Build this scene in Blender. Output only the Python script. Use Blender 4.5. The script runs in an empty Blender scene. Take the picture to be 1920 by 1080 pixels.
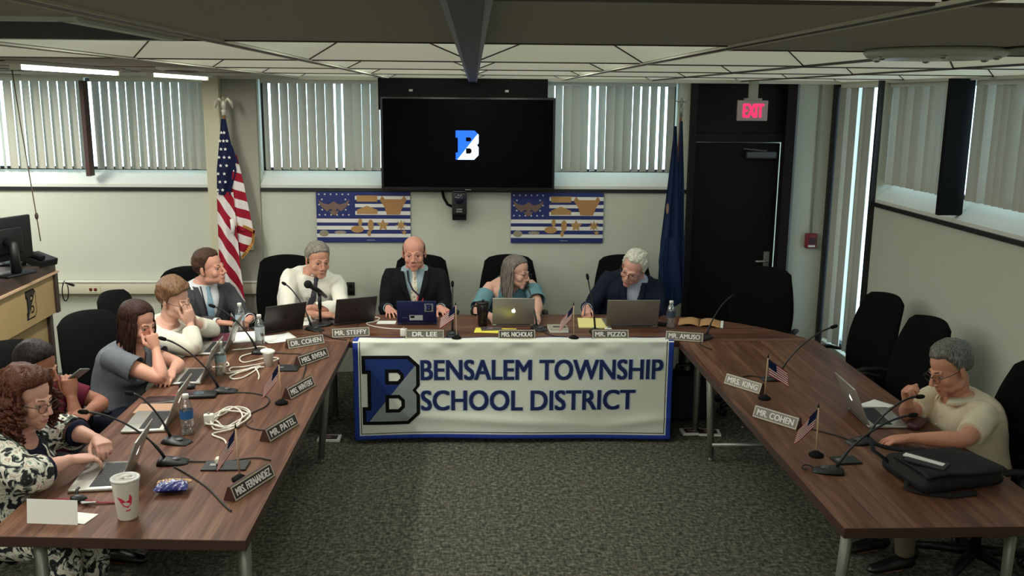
import bpy, bmesh, math, random
import numpy as np
from mathutils import Vector, Matrix, Euler
from mathutils.geometry import tessellate_polygon
random.seed(7)
scene = bpy.context.scene
COL = scene.collection
PI = math.pi
V = Vector

# ------------------------------------------------------------------ materials
def s2l(c):
    return tuple(((x/255.0)/12.92 if x <= 10 else (((x/255.0)+0.055)/1.055)**2.4) for x in c)

MATS = {}
def mat(name, rgb, rough=0.6, metal=0.0, bump=0.0, bscale=200.0, var=0.0, vscale=8.0, emit=None, estr=0.0,
        trans=0.0, alpha=1.0, coat=0.0, spec=0.5, sheen=0.0, bstretch=None):
    if name in MATS: return MATS[name]
    m = bpy.data.materials.new(name); m.use_nodes = True
    nt = m.node_tree; b = nt.nodes['Principled BSDF']
    col = s2l(rgb)+(1,)
    b.inputs['Base Color'].default_value = col
    b.inputs['Roughness'].default_value = rough
    b.inputs['Metallic'].default_value = metal
    b.inputs['Specular IOR Level'].default_value = spec
    b.inputs['Coat Weight'].default_value = coat
    b.inputs['Sheen Weight'].default_value = sheen
    if trans: b.inputs['Transmission Weight'].default_value = trans
    if alpha < 1: b.inputs['Alpha'].default_value = alpha
    if emit:
        b.inputs['Emission Color'].default_value = s2l(emit)+(1,)
        b.inputs['Emission Strength'].default_value = estr
    tc = None
    if bump or var:
        tc = nt.nodes.new('ShaderNodeTexCoord')
    if var:
        n = nt.nodes.new('ShaderNodeTexNoise'); n.inputs['Scale'].default_value = vscale
        n.inputs['Detail'].default_value = 5
        nt.links.new(tc.outputs['Object'], n.inputs['Vector'])
        mx = nt.nodes.new('ShaderNodeMix'); mx.data_type = 'RGBA'
        a = tuple(max(0, x*(1-var)) for x in col[:3])+(1,); c = tuple(min(1, x*(1+var)) for x in col[:3])+(1,)
        mx.inputs[6].default_value = a; mx.inputs[7].default_value = c
        nt.links.new(n.outputs['Fac'], mx.inputs[0]); nt.links.new(mx.outputs[2], b.inputs['Base Color'])
    if bump:
        n = nt.nodes.new('ShaderNodeTexNoise'); n.inputs['Scale'].default_value = bscale
        n.inputs['Detail'].default_value = 3
        if bstretch:
            mp = nt.nodes.new('ShaderNodeMapping'); mp.inputs['Scale'].default_value = bstretch
            nt.links.new(tc.outputs['Object'], mp.inputs['Vector']); nt.links.new(mp.outputs[0], n.inputs['Vector'])
        else:
            nt.links.new(tc.outputs['Object'], n.inputs['Vector'])
        bp = nt.nodes.new('ShaderNodeBump'); bp.inputs['Strength'].default_value = bump
        bp.inputs['Distance'].default_value = 0.01
        nt.links.new(n.outputs['Fac'], bp.inputs['Height']); nt.links.new(bp.outputs[0], b.inputs['Normal'])
    MATS[name] = m
    return m

def node_mat(name):
    m = bpy.data.materials.new(name); m.use_nodes = True
    MATS[name] = m
    nt = m.node_tree
    return m, nt, nt.nodes['Principled BSDF']

def ramp(nt, fac, stops, interp='LINEAR'):
    r = nt.nodes.new('ShaderNodeValToRGB'); r.color_ramp.interpolation = interp
    els = r.color_ramp.elements
    while len(els) < len(stops): els.new(0.5)
    for e, (p, c) in zip(els, stops):
        e.position = p; e.color = (c if len(c) == 4 else s2l(c)+(1,))
    nt.links.new(fac, r.inputs['Fac'])
    return r

def wood_mat(name, dark, mid, light, axis=1):
    m, nt, b = node_mat(name)
    tc = nt.nodes.new('ShaderNodeTexCoord')
    mp = nt.nodes.new('ShaderNodeMapping')
    sc = [14.0, 14.0, 14.0]; sc[axis] = 0.9
    mp.inputs['Scale'].default_value = sc
    nt.links.new(tc.outputs['Object'], mp.inputs['Vector'])
    n = nt.nodes.new('ShaderNodeTexNoise'); n.inputs['Scale'].default_value = 1.3
    n.inputs['Detail'].default_value = 8; n.inputs['Distortion'].default_value = 0.9
    nt.links.new(mp.outputs[0], n.inputs['Vector'])
    r = ramp(nt, n.outputs['Fac'], [(0.28, dark), (0.5, mid), (0.72, light)])
    mp2 = nt.nodes.new('ShaderNodeMapping'); sc2 = [120.0]*3; sc2[axis] = 3.0
    mp2.inputs['Scale'].default_value = sc2
    nt.links.new(tc.outputs['Object'], mp2.inputs['Vector'])
    n2 = nt.nodes.new('ShaderNodeTexNoise'); n2.inputs['Scale'].default_value = 1.0
    nt.links.new(mp2.outputs[0], n2.inputs['Vector'])
    mx = nt.nodes.new('ShaderNodeMix'); mx.data_type = 'RGBA'; mx.blend_type = 'MULTIPLY'
    mx.inputs[0].default_value = 0.35
    nt.links.new(r.outputs[0], mx.inputs[6])
    r2 = ramp(nt, n2.outputs['Fac'], [(0.35, (150, 140, 130)), (0.6, (255, 255, 255))])
    nt.links.new(r2.outputs[0], mx.inputs[7])
    nt.links.new(mx.outputs[2], b.inputs['Base Color'])
    b.inputs['Roughness'].default_value = 0.46
    b.inputs['Specular IOR Level'].default_value = 0.2
    return m

def carpet_mat():
    m, nt, b = node_mat('carpet')
    tc = nt.nodes.new('ShaderNodeTexCoord')
    mp = nt.nodes.new('ShaderNodeMapping'); mp.inputs['Scale'].default_value = (70, 24, 1)
    nt.links.new(tc.outputs['Object'], mp.inputs['Vector'])
    n = nt.nodes.new('ShaderNodeTexNoise'); n.inputs['Scale'].default_value = 1.0; n.inputs['Detail'].default_value = 3
    nt.links.new(mp.outputs[0], n.inputs['Vector'])
    mp3 = nt.nodes.new('ShaderNodeMapping'); mp3.inputs['Scale'].default_value = (28, 50, 1)
    nt.links.new(tc.outputs['Object'], mp3.inputs['Vector'])
    n3 = nt.nodes.new('ShaderNodeTexNoise'); n3.inputs['Scale'].default_value = 1.0; n3.inputs['Detail'].default_value = 2
    nt.links.new(mp3.outputs[0], n3.inputs['Vector'])
    ad = nt.nodes.new('ShaderNodeMath'); ad.operation = 'ADD'
    nt.links.new(n.outputs['Fac'], ad.inputs[0]); nt.links.new(n3.outputs['Fac'], ad.inputs[1])
    hf = nt.nodes.new('ShaderNodeMath'); hf.operation = 'MULTIPLY'; hf.inputs[1].default_value = 0.5
    nt.links.new(ad.outputs[0], hf.inputs[0])
    r = ramp(nt, hf.outputs[0], [(0.36, (54, 54, 47)), (0.5, (89, 88, 78)), (0.64, (128, 126, 111))])
    nt.links.new(r.outputs[0], b.inputs['Base Color'])
    b.inputs['Roughness'].default_value = 0.95; b.inputs['Specular IOR Level'].default_value = 0.1
    n2 = nt.nodes.new('ShaderNodeTexNoise'); n2.inputs['Scale'].default_value = 260
    nt.links.new(tc.outputs['Object'], n2.inputs['Vector'])
    bp = nt.nodes.new('ShaderNodeBump'); bp.inputs['Strength'].default_value = 0.6; bp.inputs['Distance'].default_value = 0.01
    nt.links.new(n2.outputs['Fac'], bp.inputs['Height']); nt.links.new(bp.outputs[0], b.inputs['Normal'])
    return m

def blind_mat():
    m, nt, b = node_mat('blind_vinyl')
    b.inputs['Base Color'].default_value = s2l((174, 171, 157))+(1,)
    b.inputs['Roughness'].default_value = 0.6
    t = nt.nodes.new('ShaderNodeBsdfTranslucent'); t.inputs['Color'].default_value = s2l((190, 190, 178))+(1,)
    mx = nt.nodes.new('ShaderNodeMixShader'); mx.inputs[0].default_value = 0.02
    out = nt.nodes['Material Output']
    nt.links.new(b.outputs[0], mx.inputs[1]); nt.links.new(t.outputs[0], mx.inputs[2])
    nt.links.new(mx.outputs[0], out.inputs['Surface'])
    return m

def glass_mat(name, tint=(0.95, 0.98, 1.0), gloss=0.08, rough=0.02):
    m, nt, b = node_mat(name)
    nt.nodes.remove(b)
    tr = nt.nodes.new('ShaderNodeBsdfTransparent'); tr.inputs['Color'].default_value = tint+(1,)
    g = nt.nodes.new('ShaderNodeBsdfGlossy'); g.inputs['Roughness'].default_value = rough
    fr = nt.nodes.new('ShaderNodeLayerWeight'); fr.inputs['Blend'].default_value = 0.35
    sc = nt.nodes.new('ShaderNodeMath'); sc.operation = 'MULTIPLY_ADD'
    sc.inputs[1].default_value = 0.5; sc.inputs[2].default_value = gloss
    nt.links.new(fr.outputs['Facing'], sc.inputs[0])
    mx = nt.nodes.new('ShaderNodeMixShader')
    nt.links.new(sc.outputs[0], mx.inputs[0]); nt.links.new(tr.outputs[0], mx.inputs[1]); nt.links.new(g.outputs[0], mx.inputs[2])
    nt.links.new(mx.outputs[0], nt.nodes['Material Output'].inputs['Surface'])
    return m

# ------------------------------------------------------------------ mesh builder
class MB:
    def __init__(s): s.v = []; s.f = []; s.mi = []; s.sm = []; s.M = Matrix.Identity(4); s.cur = 0
    def add(s, verts, faces, smooth=False, mi=None):
        o = len(s.v)
        M = s.M
        s.v += [tuple(M @ V(p)) for p in verts]
        s.f += [tuple(i+o for i in f) for f in faces]
        k = s.cur if mi is None else mi
        s.mi += [k]*len(faces); s.sm += [smooth]*len(faces)
        return s
    def box(s, c, d, rot=None, mi=None):
        x, y, z = d[0]/2, d[1]/2, d[2]/2
        R = rot if rot is not None else Matrix.Identity(3)
        if isinstance(R, (tuple, list)): R = Euler(R).to_matrix()
        vs = [V(c)+R @ V((a*x, b*y, e*z)) for a in (-1, 1) for b in (-1, 1) for e in (-1, 1)]
        fs = [(0, 1, 3, 2), (4, 6, 7, 5), (0, 4, 5, 1), (2, 3, 7, 6), (0, 2, 6, 4), (1, 5, 7, 3)]
        return s.add(vs, fs, False, mi)
    def rbox(s, c, d, r, rot=None, n=4, mi=None):
        """box with rounded edges (superellipsoid-ish grid)"""
        R = rot if rot is not None else Matrix.Identity(3)
        if isinstance(R, (tuple, list)): R = Euler(R).to_matrix()
        bm = bmesh.new(); bmesh.ops.create_cube(bm, size=1.0)
        for v in bm.verts: v.co = V((v.co.x*d[0], v.co.y*d[1], v.co.z*d[2]))
        bmesh.ops.bevel(bm, geom=bm.edges[:]+bm.verts[:], offset=r, segments=n, profile=0.5, affect='EDGES', clamp_overlap=True)
        bm.verts.index_update()
        vs = [V(c)+R @ v.co for v in bm.verts]; fs = [tuple(v.index for v in f.verts) for f in bm.faces]
        bm.free()
        return s.add(vs, fs, True, mi)
    def tube(s, pts, r, n=10, cap=True, mi=None, ell=None, up=None):
        pts = [V(p) for p in pts]; N = len(pts)
        rs = r if isinstance(r, (list, tuple)) else [r]*N
        vs = []; fs = []
        t0 = (pts[1]-pts[0]).normalized()
        ref = V(up) if up is not None else (V((0, 0, 1)) if abs(t0.z) < 0.9 else V((0, 1, 0)))
        u = t0.cross(ref).normalized()
        for i, p in enumerate(pts):
            if i == 0: t = pts[1]-pts[0]
            elif i == N-1: t = pts[-1]-pts[-2]
            else: t = (pts[i+1]-pts[i]).normalized()+(pts[i]-pts[i-1]).normalized()
            if t.length < 1e-9: t = t0
            t = t.normalized()
            u = (u-t*u.dot(t))
            if u.length < 1e-6: u = t.orthogonal()
            u = u.normalized(); w = t.cross(u).normalized()
            e = ell[i] if ell else 1.0
            for k in range(n):
                a = 2*PI*k/n
                vs.append(p+u*(math.cos(a)*rs[i])+w*(math.sin(a)*rs[i]*e))
        for i in range(N-1):
            for k in range(n):
                k2 = (k+1) % n
                fs.append((i*n+k, i*n+k2, (i+1)*n+k2, (i+1)*n+k))
        if cap:
            fs.append(tuple(reversed(range(n)))); fs.append(tuple((N-1)*n+k for k in range(n)))
        return s.add(vs, fs, True, mi)
    def cyl(s, p0, p1, r0, r1=None, n=20, mi=None):
        return s.tube([p0, p1], [r0, r0 if r1 is None else r1], n, True, mi)
    def lathe(s, prof, c=(0, 0, 0), n=28, mi=None, cap=True, axis=None):
        vs = []; fs = []; N = len(prof)
        for (r, z) in prof:
            for k in range(n):
                a = 2*PI*k/n; vs.append(V(c)+V((r*math.cos(a), r*math.sin(a), z)))
        for i in range(N-1):
            for k in range(n):
                k2 = (k+1) % n
                fs.append((i*n+k, i*n+k2, (i+1)*n+k2, (i+1)*n+k))
        if cap:
            fs.append(tuple(reversed(range(n)))); fs.append(tuple((N-1)*n+k for k in range(n)))
        return s.add(vs, fs, True, mi)
    def ell(s, c, r, R=None, n=20, m=14, mi=None):
        vs = []; fs = []
        R = R if R is not None else Matrix.Identity(3)
        if isinstance(R, (tuple, list)): R = Euler(R).to_matrix()
        vs.append(V(c)+R @ V((0, 0, -r[2])))
        for j in range(1, m):
            ph = -PI/2+PI*j/m
            for k in range(n):
                a = 2*PI*k/n
                vs.append(V(c)+R @ V((r[0]*math.cos(ph)*math.cos(a), r[1]*math.cos(ph)*math.sin(a), r[2]*math.sin(ph))))
        vs.append(V(c)+R @ V((0, 0, r[2])))
        for k in range(n): fs.append((0, 1+(k+1) % n, 1+k))
        for j in range(m-2):
            for k in range(n):
                k2 = (k+1) % n; a = 1+j*n
                fs.append((a+k, a+k2, a+n+k2, a+n+k))
        l = len(vs)-1; a = 1+(m-2)*n
        for k in range(n): fs.append((a+k, a+(k+1) % n, l))
        return s.add(vs, fs, True, mi)
    def poly(s, outer, holes=(), z0=0.0, z1=0.002, mi=None):
        """flat polygon (xy) with holes, extruded z0..z1"""
        loops = [[V((x, y, 0)) for x, y in outer]]+[[V((x, y, 0)) for x, y in h] for h in holes]
        tris = tessellate_polygon(loops)
        flat = [p for l in loops for p in l]; n = len(flat)
        vs = [(p.x, p.y, z1) for p in flat]+[(p.x, p.y, z0) for p in flat]
        fs = []
        for t in tris:
            a, b, c = [flat[i] for i in t]
            if (b-a).cross(c-a).z < 0: t = (t[0], t[2], t[1])
            fs.append(tuple(t)); fs.append((t[0]+n, t[2]+n, t[1]+n))
        o = 0
        for l in loops:
            k = len(l)
            for i in range(k):
                j = (i+1) % k
                fs.append((o+i, o+j, o+j+n, o+i+n))
            o += k
        return s.add(vs, fs, False, mi)
    def grid(s, fn, nu, nv, mi=None, smooth=True, thick=None):
        vs = [fn(i/(nu-1), j/(nv-1)) for j in range(nv) for i in range(nu)]
        fs = [(j*nu+i, j*nu+i+1, (j+1)*nu+i+1, (j+1)*nu+i) for j in range(nv-1) for i in range(nu-1)]
        return s.add(vs, fs, smooth, mi)
    def build(s, name, mats, parent=None, bevel=0.0, solid=0.0, kind=None, subsurf=0, fix=True):
        me = bpy.data.meshes.new(name)
        me.from_pydata(s.v, [], s.f)
        if not isinstance(mats, (list, tuple)): mats = [mats]
        for m in mats: me.materials.append(m)
        me.polygons.foreach_set('material_index', s.mi)
        me.polygons.foreach_set('use_smooth', s.sm)
        me.update()
        if fix:
            bm = bmesh.new(); bm.from_mesh(me)
            bmesh.ops.recalc_face_normals(bm, faces=bm.faces[:])
            bm.to_mesh(me); bm.free()
        o = bpy.data.objects.new(name, me); COL.objects.link(o)
        if parent is not None: o.parent = parent
        if solid:
            md = o.modifiers.new('solid', 'SOLIDIFY'); md.thickness = solid; md.offset = 0
        if bevel:
            md = o.modifiers.new('bevel', 'BEVEL'); md.width = bevel; md.segments = 2; md.limit_method = 'ANGLE'
            md.angle_limit = 0.6
        if subsurf:
            md = o.modifiers.new('sub', 'SUBSURF'); md.levels = subsurf; md.render_levels = subsurf
        if kind: o['kind'] = kind
        return o

def thing(name, label, cat, loc=(0, 0, 0), rz=0.0, group=None):
    o = bpy.data.objects.new(name, None); COL.objects.link(o)
    o.empty_display_size = 0.05
    o.location = loc; o.rotation_euler = (0, 0, rz)
    o['label'] = label; o['category'] = cat
    if group: o['group'] = group
    return o
def tag(o, label, cat, group=None, loc=None, rz=None):
    o['label'] = label; o['category'] = cat
    if group: o['group'] = group
    if loc is not None: o.location = loc
    if rz is not None: o.rotation_euler = (0, 0, rz)
    return o
CH = {}
def kids(o): return [c for c in COL.objects if c.parent == o]
def dup(root, loc, rz, label, group=None):
    if root not in CH: CH[root] = [(c, kids(c)) for c in kids(root)]
    r = root.copy(); COL.objects.link(r); r.location = loc; r.rotation_euler = (0, 0, rz); r['label'] = label
    if group: r['group'] = group
    for c0, gs in CH[root]:
        c = c0.copy(); COL.objects.link(c); c.parent = r
        for g in gs:
            d = g.copy(); COL.objects.link(d); d.parent = c
    return r

def text_mesh(txt, size, width=None, depth=0.0008, bold=0.0, spacing=1.0, shear=0.0):
    """returns (verts, faces) of the text in xy plane, centred, optionally squeezed to width"""
    cu = bpy.data.curves.new('lettering', 'FONT'); cu.body = txt; cu.size = size
    cu.align_x = 'CENTER'; cu.align_y = 'CENTER'; cu.extrude = depth; cu.space_character = spacing
    cu.resolution_u = 4
    o = bpy.data.objects.new('lettering', cu); COL.objects.link(o)
    dg = bpy.context.evaluated_depsgraph_get(); dg.update()
    me = bpy.data.meshes.new_from_object(o.evaluated_get(dg))
    vs = [v.co.copy() for v in me.vertices]; fs = [tuple(p.vertices) for p in me.polygons]
    bpy.data.objects.remove(o); bpy.data.curves.remove(cu); bpy.data.meshes.remove(me)
    x0 = min(v.x for v in vs); x1 = max(v.x for v in vs); y0 = min(v.y for v in vs); y1 = max(v.y for v in vs)
    k = (width/(x1-x0)) if width else 1.0
    vs = [V(((v.x-(x0+x1)/2)*k, v.y-(y0+y1)/2, v.z)) for v in vs]
    if bold:
        n = len(vs); out = []
        for q, (dx, dy) in enumerate(((-bold, -bold*.5), (bold, bold*.5), (bold, -bold*.5), (-bold, bold*.5))): out += [v+V((dx, dy, q*depth*.05)) for v in vs]
        fs = [tuple(i+n*q for i in f) for q in range(4) for f in fs]; vs = out
    return vs, fs

# block letter B (unit square-ish, x 0..0.80, y 0..1)
def b_shape(inset=0.0):
    i = inset
    outer = [(0.0+i, 0.0+i), (0.64-i*0.4, 0.0+i), (0.80-i, 0.16+i*0.4), (0.80-i, 0.43), (0.745-i, 0.5), (0.80-i, 0.57), (0.80-i, 0.86-i*0.4),
             (0.65-i*0.4, 1.0-i), (0.0+i, 1.0-i), (0.0+i, 0.74+i), (0.075+i, 0.74+i), (0.075+i, 0.26-i), (0.0+i, 0.26-i)]
    def cnt(x0, x1, y0, y1, c):
        g = i
        return [(x0-g, y0-g), (x1-c+g*0.4, y0-g), (x1+g, y0+c-g*0.4), (x1+g, y1-c+g*0.4), (x1-c+g*0.4, y1+g), (x0-g, y1+g)]
    holes = [cnt(0.37, 0.53, 0.635, 0.755, 0.04), cnt(0.37, 0.54, 0.225, 0.385, 0.045)]
    return outer, holes
def clip_poly_mesh(vs, fs, p, n):
    """keep the part on the n side of the line through p (xy)"""
    bm = bmesh.new()
    bv = [bm.verts.new(v) for v in vs]
    for f in fs:
        try: bm.faces.new([bv[k] for k in f])
        except ValueError: pass
    bmesh.ops.bisect_plane(bm, geom=bm.verts[:]+bm.edges[:]+bm.faces[:], plane_co=V((p[0], p[1], 0)), plane_no=V((n[0], n[1], 0)), clear_inner=True)
    bm.verts.index_update()
    r = [v.co.copy() for v in bm.verts], [tuple(v.index for v in f.verts) for f in bm.faces]
    bm.free(); return r
def emblem(parent, size, M, m_black, m_blue, m_gray, post=None, lift=0.001, outline=True):
    """block B emblem, three parts (outline, blue half, grey half) placed by matrix M (xy plane, z out)"""
    t = MB(); o, h = b_shape(0.0); t.poly(o, h, 0, lift)
    lay = []
    if outline: lay.append(('emblem_outline', t, m_black))
    f = MB(); o, h = b_shape(0.05 if outline else 0.01); f.poly(o, h, 0, lift*2)
    for nm, sgn, mm in (('emblem_upper_half', 1, m_blue), ('emblem_lower_half', -1, m_gray)):
        vs, fs = clip_poly_mesh([V(q) for q in f.v], f.f, (0.42, 0.46), (-0.78*sgn, 0.62*sgn))
        q = MB(); q.add(vs, fs); lay.append((nm, q, mm))
    out = []
    for nm, q, mm in lay:
        g = MB(); vs = [M @ V((x*size, y*size, z)) for x, y, z in q.v]
        fs = q.f
        if post: vs, fs = post(vs, fs)
        g.add(vs, fs); out.append(g.build(nm, mm, parent))
    return out
# ------------------------------------------------------------------ palette
M_wall = mat('wall_paint', (198, 200, 186), 0.85, bump=0.05, bscale=300, spec=0.2)
M_wall2 = mat('column_paint', (206, 202, 176), 0.8, spec=0.2)
M_panel = mat('panel_paint', (160, 158, 146), 0.8, spec=0.2)
M_sill = mat('sill_paint', (214, 216, 208), 0.7, spec=0.2)
M_ceilf = mat('ceiling_flat_panel', (166, 163, 151), 0.9, bump=0.1, bscale=150, spec=0.1)
M_ceil = mat('ceiling_moulding', (210, 208, 194), 0.9, spec=0.1)
M_coff = mat('ceiling_coffer_added_glow', (226, 226, 210), 0.9, bump=0.1, bscale=150, spec=0.1, emit=(236, 240, 214), estr=0.19)  # faint emission added to brighten the coffer panels, room light alone falls short
M_tbar = mat('ceiling_grid_dark', (58, 50, 42), 0.6)
M_rail = mat('rail_grey', (140, 142, 150), 0.45, metal=0.4)
M_black = mat('black_plastic', (20, 20, 22), 0.45)
M_blackm = mat('black_matte', (12, 12, 13), 0.85, spec=0.2)
M_trim = mat('trim_black', (24, 24, 26), 0.5)
M_brown = mat('mullion_brown', (74, 48, 44), 0.6)
M_door = mat('door_dark', (24, 19, 20), 0.6, spec=.25)
M_doorleaf = mat('door_leaf_dark', (18, 13, 13), 0.6, spec=.2)
M_steel = mat('steel_grey', (150, 152, 146), 0.4, metal=0.7)
M_legm = mat('table_leg_metal', (128, 128, 118), 0.45, metal=0.35)
M_chrome = mat('chrome', (200, 200, 200), 0.15, metal=1.0)
M_white = mat('white_plastic', (232, 230, 222), 0.45)
M_paper = mat('paper_white', (238, 238, 232), 0.8, spec=0.2)
M_yellow = mat('paper_yellow', (246, 232, 96), 0.8, spec=0.2)
M_yellow2 = mat('legal_pad_yellow', (240, 226, 150), 0.8, spec=0.2)
M_chair = mat('chair_fabric', (10, 10, 11), 0.9, bump=0.25, bscale=400, spec=0.12)
M_chairp = mat('chair_plastic', (16, 16, 18), 0.45, spec=.3)
M_wood = wood_mat('walnut_laminate_long', (74, 47, 36), (105, 70, 55), (136, 98, 77), 1)
M_woodx = wood_mat('walnut_laminate_cross', (74, 47, 36), (105, 70, 55), (136, 98, 77), 0)
M_edge = mat('table_edge_brown', (62, 38, 28), 0.5)
M_alu = mat('laptop_aluminium', (176, 174, 166), 0.35, metal=0.6)
M_alud = mat('laptop_space_grey', (74, 70, 70), 0.4, metal=0.6)
M_key = mat('keyboard_black', (22, 22, 24), 0.6)
M_scr = mat('laptop_screen_dark', (26, 28, 32), 0.2)
M_blue = mat('emblem_blue', (12, 46, 116), 0.6)
M_grey = mat('emblem_grey', (140, 146, 148), 0.6)
M_ink = mat('lettering_navy', (16, 34, 92), 0.6)
M_gold = mat('emblem_gold', (176, 136, 84), 0.5)
M_glass = glass_mat('window_glass')
M_bottle = glass_mat('bottle_plastic', (0.96, 0.98, 0.98), 0.24, 0.16)
M_red = mat('flag_red', (160, 24, 44), 0.75, spec=0.2)
M_navy = mat('flag_navy', (22, 28, 62), 0.8, spec=0.2)
M_fwhite = mat('flag_white', (226, 222, 218), 0.8, spec=0.2)
M_blind = blind_mat()
M_carpet = carpet_mat()

YW = 8.0; XR = 3.1; XL = -5.2; YF = -2.6; ZC = 2.55
# ------------------------------------------------------------------ room shell
b = MB(); b.box(((XL+XR)/2, (YF+YW)/2, -0.05), (XR-XL+0.6, YW-YF+0.8, 0.1)); b.build('floor', M_carpet, kind='structure')

WZ0, WZ1 = 1.655, 2.53        # clerestory opening
b = MB()
def wbox(x0, x1, z0, z1, y0=YW, y1=YW+0.2): b.box(((x0+x1)/2, (y0+y1)/2, (z0+z1)/2), (x1-x0, y1-y0, z1-z0))
wbox(XL-0.2, 1.84, 0, WZ0); wbox(2.74, XR+0.2, 0, 2.7); wbox(1.84, 2.74, 2.56, 2.7)
wbox(XL-0.2, 1.84, WZ1, 2.7)
wbox(XL-0.2, -4.6, WZ0, WZ1); wbox(-2.23, -1.81, WZ0, WZ1); wbox(1.74, 1.84, WZ0, WZ1)
wbox(1.84, 2.74, 0, 2.56, YW+0.26, YW+0.3)
b.build('wall_back', M_wall, kind='structure')
b = MB()
def rbx(y0, y1, z0, z1, x0=XR, x1=XR+0.2): b.box(((x0+x1)/2, (y0+y1)/2, (z0+z1)/2), (x1-x0, y1-y0, z1-z0))
rbx(YF-0.2, 7.1, 0, WZ0); rbx(YF-0.2, YW, WZ1, 2.7); rbx(7.1, YW, 0, 0.3); rbx(7.95, YW, 0.3, 2.55)
rbx(YF-0.2, 2.2, WZ0, WZ1); rbx(7.06, 7.1, WZ0, WZ1)
b.build('wall_right', M_wall, kind='structure')
b = MB(); b.box((XL-0.1, (YF+YW)/2, 1.35), (0.2, YW-YF+0.4, 2.7)); b.build('wall_left', M_wall, kind='structure')
b = MB(); b.box(((XL+XR)/2, YF-0.1, 1.35), (XR-XL, 0.2, 2.7)); b.build('wall_front', M_wall, kind='structure')
# column and recessed panel beside the flag
b = MB(); b.box((-2.163, 7.945, 1.275), (0.13, 0.11, 2.55)); b.build('trim_1', M_wall2, bevel=0.004, kind='structure')
b = MB(); b.box((-1.955, 7.985, 1.275), (0.28, 0.03, 2.55)); b.build('trim_2', M_panel, kind='structure')
# chair-rail lines
def rail(n, p0, p1, d=(0.02, 0.03)):
    b = MB(); p0 = V(p0); p1 = V(p1); c = (p0+p1)/2
    dx, dy = abs(p1.x-p0.x), abs(p1.y-p0.y)
    b.box(c, (max(dx, d[0]), max(dy, d[0]), d[1])); return b.build('trim_%d' % n, M_trim, kind='structure')
rail(3, (XL, 7.99, 1.615), (-2.23, 7.99, 1.615)); rail(4, (-1.81, 7.99, 1.615), (1.84, 7.99, 1.615)); rail(5, (3.09, YF, 1.615), (3.09, 7.1, 1.615))
# sloped sills under the clerestory windows
def sill(n, p, q, inward, m=M_sill):
    b = MB(); p = V(p); q = V(q); w = V(inward)
    vs = []
    for a in (p, q):
        vs += [a+V((0, 0, 1.63)), a+V((0, 0, 1.655)), a+w*-0.13+V((0, 0, 1.765)), a+w*-0.13+V((0, 0, 1.63))]
    b.add(vs, [(0, 1, 5, 4), (1, 2, 6, 5), (2, 3, 7, 6), (3, 0, 4, 7), (0, 3, 2, 1), (4, 5, 6, 7)])
    return b.build('trim_%d' % n, m, kind='structure')
sill(6, (-4.6, YW-0.002, 0), (-2.23, YW-0.002, 0), (0, -1, 0)); sill(7, (-1.81, YW-0.002, 0), (1.74, YW-0.002, 0), (0, -1, 0)); sill(8, (XR-0.002, 2.2, 0), (XR-0.002, 7.06, 0), (-1, 0, 0))
# windows: frame + pane
def window(n, p0, p1, z0, z1, posts=(), mf=M_trim):
    p0 = V(p0); p1 = V(p1); d = (p1-p0); L = d.length; u = d.normalized(); ang = math.atan2(u.y, u.x)
    root = bpy.data.objects.new('window_%d' % n, None); COL.objects.link(root); root.location = p0; root.rotation_euler = (0, 0, ang); root['kind'] = 'structure'
    f = MB()
    f.box((L/2, 0, z0+0.015), (L, 0.05, 0.03)); f.box((L/2, 0, z1-0.015), (L, 0.05, 0.03))
    for x in (0.015, L-0.015)+tuple(posts): f.box((x, 0, (z0+z1)/2), (0.03, 0.05, z1-z0))
    f.build('window_frame', mf, root)
    g = MB(); g.box((L/2, 0.0, (z0+z1)/2), (L-0.02, 0.006, z1-z0-0.02)); g.build('window_pane', M_glass, root)
    return root
window(1, (-4.6, 8.165, 0), (-2.23, 8.165, 0), 1.76, 2.53, (1.4,))
window(2, (-1.81, 8.165, 0), (1.74, 8.165, 0), 1.76, 2.53, (1.05, 2.4))
window(3, (3.265, 7.06, 0), (3.265, 2.2, 0), 1.76, 2.53, (1.21, 2.8))
window(4, (3.2, 7.95, 0), (3.2, 7.1, 0), 0.3, 2.55, ())
# dark posts between blinds
def post(n, c, d, m): b = MB(); b.box(c, d); b.build('trim_%d' % n, m, kind='structure', bevel=0.003)
post(9, (-3.215, 7.97, 2.115), (0.035, 0.10, 0.78), M_brown)
post(10, (3.06, 5.86, 2.11), (0.16, 0.04, 0.86), M_blackm)
post(11, (3.085, 7.965, 1.275), (0.05, 0.045, 2.55), M_trim)
post(12, (3.085, 7.085, 1.275), (0.05, 0.03, 2.55), M_trim)

# door opening: jamb, transom, leaf
b = MB()
b.box((1.865, 8.0, 1.28), (0.055, 0.10, 2.56)); b.box((2.70, 8.0, 1.28), (0.085, 0.10, 2.56))
b.box((2.275, 8.06, 2.075), (0.80, 0.06, 0.07)); b.box((2.275, 8.10, 2.33), (0.80, 0.03, 0.46))
b.build('trim_13', M_door, kind='structure', bevel=0.004)
b = MB(); b.box((2.752, 7.985, 1.28), (0.022, 0.05, 2.56)); b.build('trim_14', M_rail, kind='structure')
dr = bpy.data.objects.new('door_1', None); COL.objects.link(dr); dr.location = (1.90, 8.07, 0); dr['kind'] = 'structure'
b = MB(); b.box((0.375, 0, 1.015), (0.75, 0.045, 2.03)); b.build('door_leaf', M_doorleaf, dr, bevel=0.003)
b = MB(); b.rbox((0.58, -0.055, 1.93), (0.26, 0.06, 0.06), 0.012); b.box((0.52, -0.07, 1.975), (0.22, 0.02, 0.012), (0, 0.1, 0.25)); b.build('door_closer', mat('closer_grey', (88, 92, 98), 0.5, metal=0.4), dr)
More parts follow.
